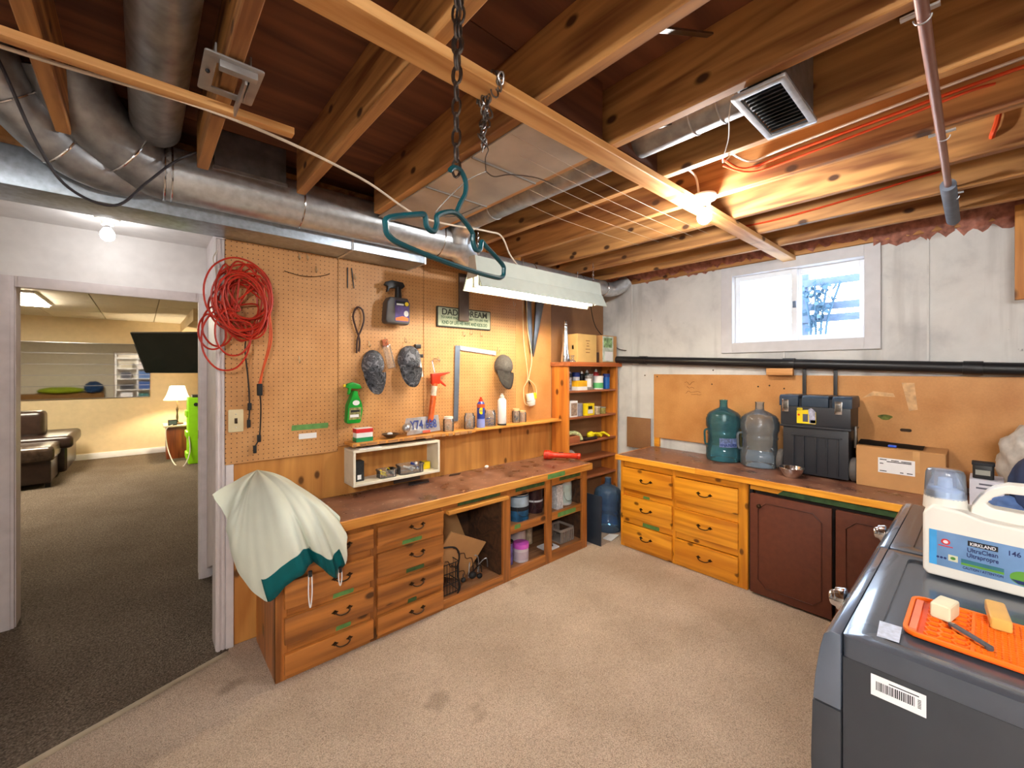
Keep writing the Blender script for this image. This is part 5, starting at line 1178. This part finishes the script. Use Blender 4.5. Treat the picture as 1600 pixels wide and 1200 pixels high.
for j in (.120, .19):
    ring.append([b.bm.verts.new((.1235 * math.cos(math.radians(188 + 62 * i / n)), .1235 * math.sin(math.radians(188 + 62 * i / n)), j)) for i in range(n + 1)])
for i in range(n): b.bm.faces.new((ring[0][i], ring[0][i + 1], ring[1][i + 1], ring[1][i]))
bmesh.ops.solidify(b.bm, geom=b.bm.faces[:], thickness=.0006)
b.build('printed_label', plain('label_lilac', lin(150, 170, 220), .5, 0, .25, 70), w1, local=True).rotation_euler = (0, 0, math.radians(-228))
for k, ch in enumerate('ANAPURN'):
    a = math.radians(194 + k * 8.2) - math.radians(228)
    text(ch, .032, plain('label_navy', lin(50, 70, 150), .6), w1, rotz(a + PI / 2) @ at(FY, 0, -.1248, .128), 'CENTER', 'label_letter', .8)
# floor clutter in the corner
B().box(-.005, .005, -.16, .16, 0, .42, Matrix.Translation((2.93, 2.33, 0)) @ roty(.03)).build('black_tray_panel', plain('dark_blue_panel', lin(40, 48, 60), .4), None, 'dark blue grey panel leaning against the end of the workbench', 'panel', bevel=.002)
B().prism([(3.08, 2.17), (3.24, 2.20), (3.19, 2.27), (3.07, 2.25)], .004, .012, rotx(0)).build('paper_sheet', PAPER, None, 'white paper scrap on the floor in front of the floor water bottle', 'paper')
B().box(3.36, 3.44, 2.12, 2.2, 0, .18).build('small_black_case', BLK, None, 'small black case on the floor beside the pine drawers', 'case', bevel=.006)

# ------------------------------------------------------------------ rolling toolbox
tb = thing('rolling_toolbox', 'black rolling toolbox with silver latches and a yellow sticker on the bench', 'toolbox', (3.52, .765, .7755))
TBK = plain('toolbox_black', lin(38, 40, 46), .42, 0, .06)
TX, TY0, TY1, TZ = 3.40, .565, .975, .7755
B().box(TX + .012, 3.64, TY0 + .02, TY1 - .02, TZ + .012, TZ + .33).build('lower_bin', TBK, tb, bevel=.008)
b = B()
for y in (.64, .70, .76, .83, .89): b.box(TX + .002, TX + .014, y - .004, y + .004, TZ + .03, TZ + .27)
b.box(TX + .004, TX + .014, .62, .90, TZ + .272, TZ + .28).build('ribs', TBK, tb, bevel=.002)
B().box(TX, 3.645, TY0 + .005, TY1 - .005, TZ + .33, TZ + .345).build('rim_band', TBK, tb, bevel=.004)
B().box(TX + .004, 3.645, TY0 + .008, TY1 - .008, TZ + .345, TZ + .475).build('upper_box', TBK, tb, bevel=.006)
TBL = plain('toolbox_lid_reflection_tint', lin(44, 58, 74), .38, 0, .06)  # blue tint paints the window's reflection into the black lid
prof = [(0, TZ + .475), (0, TZ + .535), (.02, TZ + .552), (.22, TZ + .552), (.245, TZ + .535), (.245, TZ + .475)]
for y0, y1 in ((TY1 - .115, TY1), (TY0 + .125, TY1 - .135), (TY0, TY0 + .105)): B().prism(prof, -y1, -y0, Matrix(((1, 0, 0, TX), (0, 0, -1, 0), (0, 1, 0, 0), (0, 0, 0, 1)))).build('lid_section', TBL, tb, bevel=.006)
B().box(TX + .03, 3.64, TY0 + .01, TY1 - .01, TZ + .47, TZ + .528).build('lid_core', TBK, tb)
for y in (.935, .635):
    l_ = B().box(TX - .006, TX + .004, y - .02, y + .02, TZ + .435, TZ + .52).build('latch', CHR, tb, bevel=.003)
    B().box(TX - .011, TX - .005, y - .014, y + .014, TZ + .455, TZ + .50).build('latch_plate', STEEL, l_, bevel=.002)
st_ = B().prism([(-.868, TZ + .36), (-.758, TZ + .36), (-.758, TZ + .44), (-.80, TZ + .455), (-.868, TZ + .447)], 0, .001, at(FX, TX + .003, 0, 0)).build('sticker', YEL, tb)
for pts, m in (([(-.833, .372), (-.803, .372), (-.803, .425), (-.833, .425)], plain('sticker_grey', lin(70, 74, 92), .5)), ([(-.797, .365), (-.76, .365), (-.76, .445), (-.785, .468), (-.802, .455), (-.798, .41)], plain('sticker_pale', lin(170, 172, 196), .5, 0, .3, 60)), ([(-.79, .363), (-.76, .363), (-.76, .387), (-.79, .387)], PAPER)):
    B().prism([(x, TZ + z) for x, z in pts], 0, .0006, at(FX, TX + .0015, 0, 0)).build('sticker_print', m, st_)
B().prism(ell(-.856, TZ + .418, .007, .007, 12), 0, .0006, at(FX, TX + .0015, 0, 0)).build('sticker_print', REDP, st_)
bd = B().prism(rrect(-.866, -.834, TZ + .452, TZ + .466, .005), 0, .002, at(FX, TX + .003, 0, 0)).build('yellow_badge', YEL, tb)
text('STANLEY', .0075, INK, bd, at(FX, TX + .0008, .850, TZ + .4565), 'CENTER', local=False, sx=.8)
for y0, y1 in ((TY1 - .018, TY1 + .022), (TY0 - .022, TY0 + .018)):
    w_ = B().lathe([(0, 0), (.07, 0), (.078, .008), (.078, .032), (.07, .04), (0, .04)], (0, 0, 0), 26, Matrix.Translation((TX + .075, y0, TZ + .079)) @ rotx(-PI / 2)).build('wheel', plain('wheel_grey', lin(84, 80, 78), .7), tb)
for y in (.885, .70): B().box(3.648, 3.662, y - .011, y + .011, TZ + .1, 1.535).build('pull_bar', BLK, tb, bevel=.002)
B().box(3.645, 3.665, .675, .91, 1.525, 1.545).build('pull_grip', BLK, tb, bevel=.004)
B().box(TX + .06, TX + .1, TY0 - .012, TY0 + .002, TZ + .22, TZ + .36).build('side_clip', STEEL, tb, bevel=.003)

e = thing('steel_bowl', 'small shiny steel bowl on the bench in front of the toolbox', 'bowl', (3.30, .872, .7755))
B().lathe([(0, .002), (.036, 0), (.04, .002), (.062, .035), (.072, .064), (.078, .066), (.077, .069), (.069, .067), (.058, .036), (.036, .006), (0, .006)], (3.30, .872, .7755), 30).build('bowl', CHR, e)
cbx = thing('shipping_box', 'large brown cardboard box with a white shipping label on the bench', 'box', (3.52, .345, .7755))
CX0, CX1, CY0, CY1, CZ = 3.40, 3.655, .148, .545, 1.022
B().box(CX0, CX1, CY0, CY1, .7755, CZ).build('body', CARD, cbx, bevel=.003, seg=1)
B().box(CX0 + .002, CX1, CY0, CY1, CZ, CZ + .003).build('top_flap', CARD, cbx)
B().box(CX0 - .0006, CX0 + .001, .255, .285, .90, CZ).build('seam_tape', plain('packing_tape2', lin(196, 150, 98), .35), cbx)
lb2 = B().prism([(-.44, .875), (-.275, .875), (-.275, .965), (-.44, .965)], 0, .0008, at(FX, CX0 - .0005, 0, 0)).build('shipping_label', PAPER, cbx)
for x0, x1, z in ((-.432, -.40, .952), (-.38, -.345, .951), (-.335, -.29, .95), (-.40, -.29, .942), (-.432, -.415, .928), (-.432, -.40, .883), (-.34, -.325, .884), (-.31, -.285, .884)): B().prism([(x0, z), (x1, z), (x1, z + .005), (x0, z + .005)], 0, .0004, at(FX, CX0 - .0014, 0, 0)).build('label_print', INK, lb2)
e = thing('black_bag', 'flat black bag with a blue tag lying on the shipping box', 'bag', (3.55, .4, CZ + .003))
b = B(); rows = []
for j in range(5): rows.append([b.bm.verts.new((3.45 + .19 * j / 4, .545 - .30 * i / 8, CZ + .004 + .022 * math.sin(PI * j / 4) * (1 - .6 * i / 8) + RN.uniform(0, .004))) for i in range(9)])
for j in range(4):
    for i in range(8): b.bm.faces.new((rows[j][i], rows[j][i + 1], rows[j + 1][i + 1], rows[j + 1][i]))
bmesh.ops.solidify(b.bm, geom=b.bm.faces[:], thickness=.003)
b.build('fabric', BLKR, e); B().box(3.44, 3.47, .36, .40, CZ + .006, CZ + .018).build('blue_tag', plain('tag_blue', lin(40, 90, 220), .4), e, bevel=.004)

# right end of the bench: carton, tin, blue cloth and plastic bag
e = carton('white_carton', 'white printed carton at the right end of the bench', 3.12, 3.30, -.06, .055, .7755, .955, plain('carton_lilac', lin(206, 204, 214), .6), flap=False)
for z, w_ in ((.155, .035), (.135, .045), (.11, .03)): B().box(-.0906, -.09, -w_ + .01, w_ - .01, z, z + .008).build('print', plain('grey_print', lin(90, 90, 104), .6), e, local=True)
e = thing('black_tin', 'small black lidded tin standing on the white carton', 'tin', (3.18, .01, .9555))
B().prism(rrect(3.15, 3.22, -.028, .045, .01), .9555, 1.03, ID).build('body', plain('tin_black', lin(34, 34, 34), .4), e, bevel=.003); B().prism(rrect(3.147, 3.223, -.031, .048, .01), 1.022, 1.036, ID).build('lid', INK, e, bevel=.002); B().box(3.148, 3.150, -.015, .035, .975, 1.0).build('label', plain('tin_label', lin(150, 150, 140), .5), e)
def lump(name, label, cat, c, r, m, seed, amp, parent=None, n=28):
    rr = random.Random(seed); b = B()
    bmesh.ops.create_icosphere(b.bm, subdivisions=4, radius=1)
    ks = [(Vector((rr.gauss(0, 1), rr.gauss(0, 1), rr.gauss(0, 1))) * rr.uniform(1.5, 4.5), rr.uniform(0, 6)) for _ in range(10)]
    for v in b.bm.verts:
        d_ = sum(abs(math.sin(v.co.dot(k) + p)) for k, p in ks) / 10 - .6
        q = v.co * (1 + amp * d_); v.co = Vector((c[0] + q.x * r[0], c[1] + q.y * r[1], max(c[2] + q.z * r[2], c[2] - r[2] * .8)))
    return b.build(name, m, parent, label, cat, sharp=80)
BAGM = plain('polythene', lin(210, 204, 196), .3, 0, .12, 30, .4, trans=.25)
lump('plastic_bag', 'bulging clear white plastic bag at the right end of the bench', 'bag', (3.42, -.2, 1.01), (.17, .16, .235), BAGM, 4, .5)
e = thing('blue_jacket', 'crumpled navy blue cloth heaped at the right end of the bench', 'cloth', (3.2, -.2, .7755))
NAVY = plain('navy_cloth', lin(44, 58, 92), .7, 0, .2, 12, .4)
lump('cloth_heap', None, None, (3.16, -.2, .925), (.13, .125, .19), NAVY, 9, .55, e)
lump('cloth_fold', None, None, (3.12, -.07, .83), (.07, .06, .065), plain('blue_cloth', lin(86, 116, 170), .7, 0, .2, 14, .4), 12, .6, e)

# ------------------------------------------------------------------ on the dryer
ZD = .9305
jg = thing('detergent_jug', 'large white detergent jug with a blue label standing on the dryer', 'jug', (1.715, -.03, ZD))
JW_ = plain('jug_plastic', lin(228, 224, 214), .4, 0, .02)
JX = Matrix(((0, 0, 1, 0), (-1, 0, 0, 0), (0, 1, 0, 0), (0, 0, 0, 1)))     # x -> -Y, y -> Z, z -> +X
body = [(-.110, ZD), (.165, ZD), (.175, ZD + .012), (.175, 1.06), (.165, 1.085), (.12, 1.105), (.06, 1.10), (0.0, 1.105), (-.045, 1.118), (-.10, 1.122), (-.118, 1.10), (-.118, ZD + .012)]
B().prism(body, 1.652, 1.79, JX).build('body', JW_, jg, bevel=.016, seg=4)
hd = [(-.03, 1.10), (-.025, 1.13), (-.01, 1.16), (.012, 1.185), (.04, 1.2), (.075, 1.202), (.115, 1.188), (.15, 1.155), (.168, 1.11), (.165, 1.09)]
hole = [(.0, 1.142), (.012, 1.16), (.035, 1.176), (.07, 1.178), (.10, 1.166), (.128, 1.142), (.13, 1.132), (.06, 1.130), (.012, 1.132)]
B().prism(hd, 1.695, 1.745, JX, [hole]).build('handle', JW_, jg, bevel=.009, seg=3)
B().lathe([(.046, 1.105 - ZD), (.044, 1.14 - ZD), (.038, 1.145 - ZD), (.038, 1.158 - ZD), (0, 1.158 - ZD)], (1.72, .077, ZD), 26).build('neck', JW_, jg)
B().lathe([(.043, .205), (.044, .208), (.0405, .275), (.037, .284), (.030, .287), (0, .287), (0, .284), (.03, .284), (.038, .272), (.041, .208), (.043, .205)], (1.72, .077, ZD), 28).build('measuring_cap', thin_plastic('blue_cap_plastic', (.78, .86, .98, 1), .16), jg)
B().lathe([(.036, .225), (.034, .228), (.030, .232), (.016, .236), (.014, .262), (.0, .262)], (1.72, .077, ZD), 20).build('pour_spout', WH, jg)
LX = 1.6516
jl = B().prism([(-.105, .962), (.155, .956), (.155, 1.052), (-.105, 1.058)], 0, .0006, at(FX, LX, 0, 0)).build('label', plain('label_blue', lin(106, 142, 184), .45, 0, .12, 10), jg)
def lbl(pts, m, d=.0008, nm='label_print'): return B().prism(pts, 0, .0005, at(FX, LX - d, 0, 0)).build(nm, m, jl)
lbl([(-.105, .962), (-.09, .962), (-.09, 1.0575), (-.105, 1.058)], plain('label_cyan', lin(70, 160, 220), .4))
lbl([(-.032, 1.0325), (.021, 1.0315), (.021, 1.045), (-.032, 1.046)], INK)
text('KIRKLAND', .0115, PAPER, jl, at(FX, LX - .0016, .0055, 1.0345), 'CENTER', sx=.82, local=False)
text('UltraClean', .0155, plain('ink_navy', lin(28, 44, 96), .5), jl, at(FX, LX - .001, .006, 1.0165), 'CENTER', sx=.8, local=False)
text('Ultrapropre', .0155, MATS['ink_navy'], jl, at(FX, LX - .001, .006, 1.002), 'CENTER', sx=.74, local=False)
text('146', .017, MATS['ink_navy'], jl, at(FX, LX - .001, -.036, 1.030), 'LEFT', sx=.9, local=False)
lbl([(-.044, .984), (.031, .983), (.031, .992), (-.044, .994)], plain('label_teal', lin(50, 110, 126), .5)); lbl([(-.044, .978), (.031, .977), (.031, .983), (-.044, .984)], plain('label_green', lin(96, 156, 56), .5))
text('CAUTION / ATTENTION', .009, MATS['ink_navy'], jl, at(FX, LX - .001, .0055, .9685), 'CENTER', sx=.72, local=False)
lbl(ell(-.073, 1.03, .009, .008), plain('label_red', lin(206, 50, 56), .5)); lbl(ell(-.073, 1.03, .005, .0045), PAPER, .0013); lbl([(-.087, 1.017), (-.059, 1.0165), (-.059, 1.019), (-.087, 1.0195)], MATS['label_red'])
lbl([(-.068, .981), (-.050, .9805), (-.050, .997), (-.068, .9975)], plain('label_cream', lin(206, 206, 176), .5)); lbl(ell(-.059, .989, .005, .004), plain('leaf_green', lin(70, 130, 50), .5), .0013)
lbl(ell(.066, .978, .026, .018), MATS['label_green']); lbl([(.042, .972), (.09, .971), (.084, .963), (.054, .963)], MATS['ink_navy'], .0013)
for y in (-.088, -.081, -.074): lbl(ell(y, .985, .003, .003, 10), MATS['ink_navy'])
b = thing('purple_pouch', 'purple and white packet half hidden behind the detergent jug', 'packet', (1.95, .125, ZD)); B().box(1.90, 1.99, .09, .135, ZD, ZD + .06).build('packet', plain('purple_film', lin(150, 120, 170), .4, 0, .2, 20), b, bevel=.012); B().ball((1.945, .11, ZD + .065), (.03, .02, .012), 10).build('white_top', PAPER, b)

OR = plain('orange_silicone', lin(252, 118, 18), .45, 0, .05); OR_SHADED = plain('orange_silicone_shaded', lin(220, 82, 4), .5, 0, .05)  # second, deeper orange paints the bounced light and shade of the recesses
mt = thing('silicone_mat', 'orange silicone lick mat with honeycomb cells lying on the dryer', 'mat', (1.345, -.05, ZD))
out = rrect(1.238, 1.452, -.24, .122, .028, 5)
B().prism(out, ZD, ZD + .003, ID).build('base', OR_SHADED, mt)
B().prism(out, ZD + .002, ZD + .009, ID, [rrect(1.246, 1.444, -.232, .114, .022, 5)]).build('rim', OR, mt, bevel=.001, seg=1)
for y in (.018, -.12): B().box(1.246, 1.444, y - .003, y + .003, ZD + .002, ZD + .008).build('divider', OR, mt)
B().box(1.262, 1.43, .1, .112, ZD + .002, ZD + .007).build('divider', plain('pale_orange', lin(240, 130, 90), .5), mt)
def hexes(x0, x1, y0, y1, r, nm):
    b = B(); i = 0; y = y0 + r
    while y < y1 - r * .6:
        x = x0 + r + (r * .87 if i % 2 else 0)
        while x < x1 - r * .6:
            b.prism([(x + r * math.cos(a), y + r * math.sin(a)) for a in [PI / 6 + k * PI / 3 for k in range(6)]], ZD + .0025, ZD + .009, ID, [[(x + r * .8 * math.cos(a), y + r * .8 * math.sin(a)) for a in [PI / 6 + k * PI / 3 for k in range(6)]]])
            x += r * 1.74
        y += r * 1.5; i += 1
    return b.build(nm, OR, mt, kind='stuff')
hexes(1.247, 1.446, .020, .104, .0138, 'large_honeycomb'); hexes(1.248, 1.442, -.117, .014, .0062, 'small_honeycomb')
ZM = ZD + .0092
def bar(name, label, x, y, rz, l_, w_, h, m):
    o = B().box(-l_ / 2, l_ / 2, -w_ / 2, w_ / 2, 0, h).build(name, m, None, label, 'wax bar', bevel=.006, seg=3, local=True); o.location = (x, y, ZM); o.rotation_euler = (0, 0, rz); return o
bar('white_wax_bar', 'short creamy white block of wax on the orange mat', 1.372, .062, math.radians(-12), .062, .034, .034, plain('white_wax', lin(232, 224, 190), .35, 0, .06))
bar('yellow_wax_bar', 'longer yellow block of wax on the orange mat', 1.432, -.018, math.radians(5), .105, .032, .026, plain('yellow_wax', lin(226, 176, 92), .35, 0, .06))
kn = thing('folding_knife', 'small grey folding knife lying on the orange mat', 'knife', (1.298, .022, ZM), math.radians(118 + 90 + 18))
GM = plain('knife_grey', lin(92, 92, 98), .4, .3)
B().prism(rrect(-.043, .043, -.006, .006, .005), 0, .009, ID).build('handle', GM, kn, bevel=.002, local=True)
B().box(-.03, .036, -.0085, -.006, .002, .006).build('blade', CHR, kn, local=True); B().cyl((-.035, 0, .009), (-.035, 0, .0105), .003).build('pivot', CHR, kn, local=True)

# ------------------------------------------------------------------ draped rain jacket
APX = Vector((.481, 2.67, .946))
MID = [(.361, 2.6, .921), (.366, 2.5, .898), (.355, 2.42, .839), (.361, 2.36, .821), (.383, 2.3, .817), (.436, 2.23, .838), (.488, 2.2, .876), (.543, 2.19, .848), (.594, 2.2, .856), (.635, 2.24, .861), (.653, 2.36, .863), (.615, 2.52, .892)]
HEM = [(.246, 2.48, .894), (.30, 2.44, .776), (.313, 2.4, .733), (.347, 2.3, .542), (.438, 2.2, .437), (.514, 2.16, .503), (.606, 2.14, .565), (.659, 2.17, .532), (.758, 2.19, .442), (.775, 2.195, .621), (.765, 2.205, .74), (.68, 2.45, .76)]
ms, hs = spline(MID, 9), spline(HEM, 9)
NU, NV = len(ms), 26
cl = thing('rain_jacket', 'off-white jacket with teal trim draped over the left end of the workbench', 'jacket', (.5, 2.3, .42))
def fold_at(i, v):
    k = max(.12, min(1, (i - 38) / 22))
    return (math.sin(i * .41 + .2) * .020 + math.sin(i * .95 + 2.1 + 2 * v) * .012 * v) * v * k + (math.sin(i * .21 + 4) * .014 + math.sin(i * .13 - 3 * v) * .012) * v + math.sin(i * 1.3 + v * 11) * .0022 * v
def patch(v0, v1, steps, off=0, skip=None):
    b = B(); G = []
    for i in range(NU):
        row = []
        for j in range(steps + 1):
            v = v0 + (v1 - v0) * j / steps
            a, m_, h = APX, ms[i], hs[i]
            c1 = m_ * 2 - (a + h) * .5
            p = a * (1 - v) ** 2 + c1 * 2 * v * (1 - v) + h * v * v
            fold = fold_at(i, v)
            out_ = Vector((p.x - .62, p.y - 2.75, 0)).normalized()
            q = p + out_ * (fold + off); q.z += math.sin(v * 9 + i * .4) * .004 * v
            row.append(b.bm.verts.new(q))
        G.append(row)
    for i in range(NU - 1):
        for j in range(steps):
            f = (G[i][j], G[i + 1][j], G[i + 1][j + 1], G[i][j + 1])
            if skip and skip[0] <= i < skip[1] and (v0 + (v1 - v0) * (j + .5) / steps) > skip[2]: continue
            b.bm.faces.new(f)
    bmesh.ops.remove_doubles(b.bm, verts=b.bm.verts[:], dist=.0003)
    bmesh.ops.solidify(b.bm, geom=b.bm.faces[:], thickness=.0025)
    return b
patch(0, 1, NV, skip=(36, 76, .87)).build('fabric', plain('off_white_nylon', lin(214, 220, 206), .55, 0, .03, 6), cl, sharp=80)
G0, G1 = 36, 76
b = B(); rows = []
for i in range(G0, G1 + 1):
    h = hs[i]; m_ = ms[i]; row = []
    for j in range(5):
        v = .855 + .145 * j / 4
        c1 = m_ * 2 - (APX + h) * .5; p = APX * (1 - v) ** 2 + c1 * 2 * v * (1 - v) + h * v * v
        fold = fold_at(i, v)
        out_ = Vector((p.x - .62, p.y - 2.75, 0)).normalized(); q = p + out_ * (fold + .0015); q.z += math.sin(v * 9 + i * .4) * .004 * v
        row.append(b.bm.verts.new(q))
    rows.append(row)
for i in range(len(rows) - 1):
    for j in range(4): b.bm.faces.new((rows[i][j], rows[i + 1][j], rows[i + 1][j + 1], rows[i][j + 1]))
bmesh.ops.solidify(b.bm, geom=b.bm.faces[:], thickness=.005)
b.build('teal_hem', plain('teal_nylon', lin(8, 128, 136), .45, 0, .06, 10), cl, sharp=80)
for x, y, z, L_ in ((.60, 2.12, .545, .17), (.755, 2.165, .50, .09)):
    dc_ = B().tube(spline([(x - .006, y, z), (x - .008, y, z - L_ * .6), (x, y, z - L_), (x + .008, y, z - L_ * .6), (x + .006, y, z)], 6), .0028, 6).build('drawcord', PAPER, cl)
    B().cyl((x, y, z + .004), (x, y, z - .022), .009, n=12).build('cord_lock', BLK, dc_, bevel=.002)

# ------------------------------------------------------------------ far room
mr = thing('wall_mirror', 'long mirror of horizontal panels on the far cream wall', 'mirror', (-.7, 9.98, 1.02))
MIR = plain('mirror_silver', lin(226, 222, 208), .03, 1, 0)
zs = [1.03, 1.24, 1.42, 1.60, 1.78, 1.955]
for z0, z1 in zip(zs, zs[1:]): B().box(-2.6, .12, 9.985, 9.999, z0 + .003, z1 - .003).build('mirror_panel', MIR, mr)
for z in zs: B().box(-2.6, .12, 9.978, 9.999, z - .006, z + .006).build('mirror_strip', CHR, mr)
tv = thing('television', 'dark flat television on a tilted arm in the far room', 'television', (.42, 8.6, 1.4))
M = Matrix.Translation((.42, 8.62, 1.78)) @ rotz(math.radians(-42)) @ rotx(math.radians(24))
B().box(-.6, .6, -.02, .02, -.35, .35, M).build('bezel', BLK, tv, bevel=.006)
B().box(-.585, .585, -.023, -.019, -.335, .335, M).build('screen', plain('tv_screen', lin(26, 28, 24), .12), tv)
B().tube([(.44, 8.66, 1.78), (.9, 9.2, 1.8), (1.57, 9.6, 1.8)], .03, 10).build('wall_arm', BLK, tv)
def plainthing(name, label, cat, parts, loc):
    e = thing(name, label, cat, loc)
    for nm, bb, m, bv in parts: bb.build(nm, m, e, bevel=bv)
    return e
plainthing('side_table', 'reddish brown wooden side table by the far wall', 'table', [('cabinet_body', B().box(.32, .80, 9.12, 9.6, 0, .54), wood('red_brown', lin(112, 48, 20), lin(152, 74, 34), 2, .4), .004), ('table_top', B().box(.28, .83, 9.07, 9.65, .54, .565), plain('pale_top', lin(200, 176, 150), .4), .004)], (.55, 9.3, 0))
lamp = thing('table_lamp', 'lit table lamp with a cream bell shade on the side table', 'lamp', (.47, 9.3, .566))
B().lathe([(0, 0), (.09, 0), (.085, .02), (.02, .035), (.012, .06), (.018, .12), (.010, .2), (.02, .26), (.010, .3), (.010, .52), (0, .52)], (.47, 9.3, .566), 20).build('base', plain('lamp_brass', lin(96, 82, 62), .35, .7), lamp)
B().lathe([(.19, .42), (.15, .5), (.12, .6), (.105, .66), (.10, .66), (.116, .6), (.146, .5), (.186, .42), (.19, .42)], (.47, 9.3, .566), 28).build('lamp_shade', plain('shade_cloth', lin(240, 220, 180), .8, 0, .03, emit=((1, .85, .6, 1), 1.6)), lamp)
B().ball((.47, 9.3, .566 + .52), .03, 12).build('glass_bulb', emitter('lamp_glow', (1, .82, .55, 1), LAMP * 30), lamp)
plainthing('clock_radio', 'small dark clock radio under the table lamp', 'radio', [('body', B().box(.34, .46, 9.12, 9.2, .566, .66), BLK, .008), ('face', B().box(.35, .45, 9.116, 9.121, .585, .645), plain('radio_face', lin(90, 100, 104), .3), 0)], (.4, 9.16, .566))
ch = thing('green_crate_shelf', 'bright lime green plastic tower in the far room', 'storage tower', (.64, 8.6, 0))
LIME = plain('lime_plastic', lin(140, 212, 10), .45, 0, .04)
B().box(.56, 1.1, 8.40, 8.75, .0, 1.06).build('body', LIME, ch, bevel=.02, seg=3)
for z in (.08, .42, .75): B().box(.535, .575, 8.41, 8.74, z, z + .10).build('step', LIME, ch, bevel=.015)
B().prism(ell(.66, .95, .03, .03), 0, .004, at(FY, 0, 8.399, 0)).build('knob', INK, ch); B().prism(rrect(.62, 1.05, 8.45, 8.7, .05), 1.06, 1.10, ID).build('dark_top', BLK, ch)
cable('white_lead', [(.40, 9.1, .58), (.31, 9.05, .5), (.33, 8.9, .2), (.40, 8.5, .01), (.5, 8.3, .006), (.58, 8.38, .2), (.57, 8.4, .45)], .008, WHC, 'white lead trailing down from the side table to the green tower')
LEA = plain('dark_leather_sofa', lin(46, 32, 26), .3, 0, .15, 20, .2)
so = thing('leather_sofa', 'dark brown leather sofa chaise in the far room', 'sofa', (-1.2, 8.9, 0))
B().box(-2.5, -.78, 8.6, 9.7, .06, .44).build('base', LEA, so, bevel=.06, seg=3)
B().box(-2.4, -.72, 8.55, 9.65, .40, .58).build('seat_cushion', LEA, so, bevel=.07, seg=4)
B().box(-2.5, -1.03, 8.85, 9.2, .55, .92).build('back_cushion', LEA, so, bevel=.08, seg=4)
ot = thing('leather_ottoman', 'dark leather ottoman in front of the sofa in the far room', 'ottoman', (-1.2, 8.3, 0))
B().box(-1.9, -.86, 7.9, 8.5, .06, .36).build('base', LEA, ot, bevel=.03, seg=3); B().box(-1.9, -.83, 7.87, 8.53, .34, .53).build('cushion', plain('worn_leather', lin(70, 56, 46), .25, 0, .3, 14, .3), ot, bevel=.06, seg=4)
for x in (-1.85, -.92): B().box(x, x + .05, 7.95, 8.0, 0, .07).build('foot', INK, ot)
e = thing('ceiling_light_panel', 'lit fluorescent ceiling panel in the far room', 'light fixture', (-1.15, 7.6, 2.33)); B().box(-1.5, -.88, 6.95, 8.15, 2.345, 2.372).build('housing', WH, e); B().box(-1.48, -.90, 6.97, 8.13, 2.325, 2.346).build('diffuser', emitter('panel_glow', (1, .9, .72, 1), PANEL), e)
plainthing('beige_sofa', 'brown sofa against the near wall of the far room, seen in the mirror', 'sofa', [('base', B().box(-2.4, -.75, 3.95, 4.75, .05, .45), plain('tan_fabric', lin(140, 104, 66), .9), .05), ('back', B().box(-2.4, -.75, 3.9, 4.15, .4, .9), plain('tan_fabric', lin(140, 104, 66), .9), .05)], (-1.6, 4.3, 0))
lump('green_blanket', 'folded lime green blanket on the sofa seen in the mirror', 'blanket', (-1.55, 4.1, .974), (.42, .2, .09), plain('lime_blanket', lin(150, 176, 40), .9), 21, .4)
lump('blue_bundle', 'blue bundle on the sofa seen in the mirror', 'bundle', (-.95, 4.1, 1.03), (.18, .18, .16), plain('blue_bundle_cloth', lin(30, 70, 130), .8), 22, .5)
# storage at the back of the workshop, seen only in the mirror
rs = thing('storage_rack', 'white storage rack at the back of the workshop', 'shelf', (-.15, -2.4, 0))
for x in (-.75, -.12, .42): B().box(x, x + .03, -2.58, -2.28, 0, 2.2).build('upright', WH, rs)
for z in (.3, .72, 1.15, 1.55, 1.95): B().box(-.75, .45, -2.58, -2.28, z, z + .025).build('shelf_board', WH, rs)
for k, (x, z, w_, h, cc_) in enumerate(((-.6, .327, .35, .3, (200, 200, 205)), (-.07, .327, .3, .25, (60, 110, 110)), (-.62, .747, .4, .2, (40, 40, 48)), (-.07, .747, .35, .3, (50, 80, 140)), (-.6, 1.177, .3, .25, (60, 60, 70)), (-.07, 1.177, .4, .28, (70, 100, 150)), (-.6, 1.577, .35, .22, (150, 140, 120)), (-.07, 1.577, .35, .25, (190, 180, 180)))):
    carton('storage_bin', ['pale bin low on the rear rack', 'teal bin low on the rear rack', 'black bin on the second rear rack shelf', 'blue bin on the second rear rack shelf', 'grey bin on the third rear rack shelf', 'pale blue bin on the third rear rack shelf', 'tan bin on the top rear rack shelf', 'pink grey bin on the top rear rack shelf'][k], x, x + w_, -2.55, -2.3, z, z + h, plain('bin_%d' % k, lin(*cc_), .6), flap=False, cat='bin')
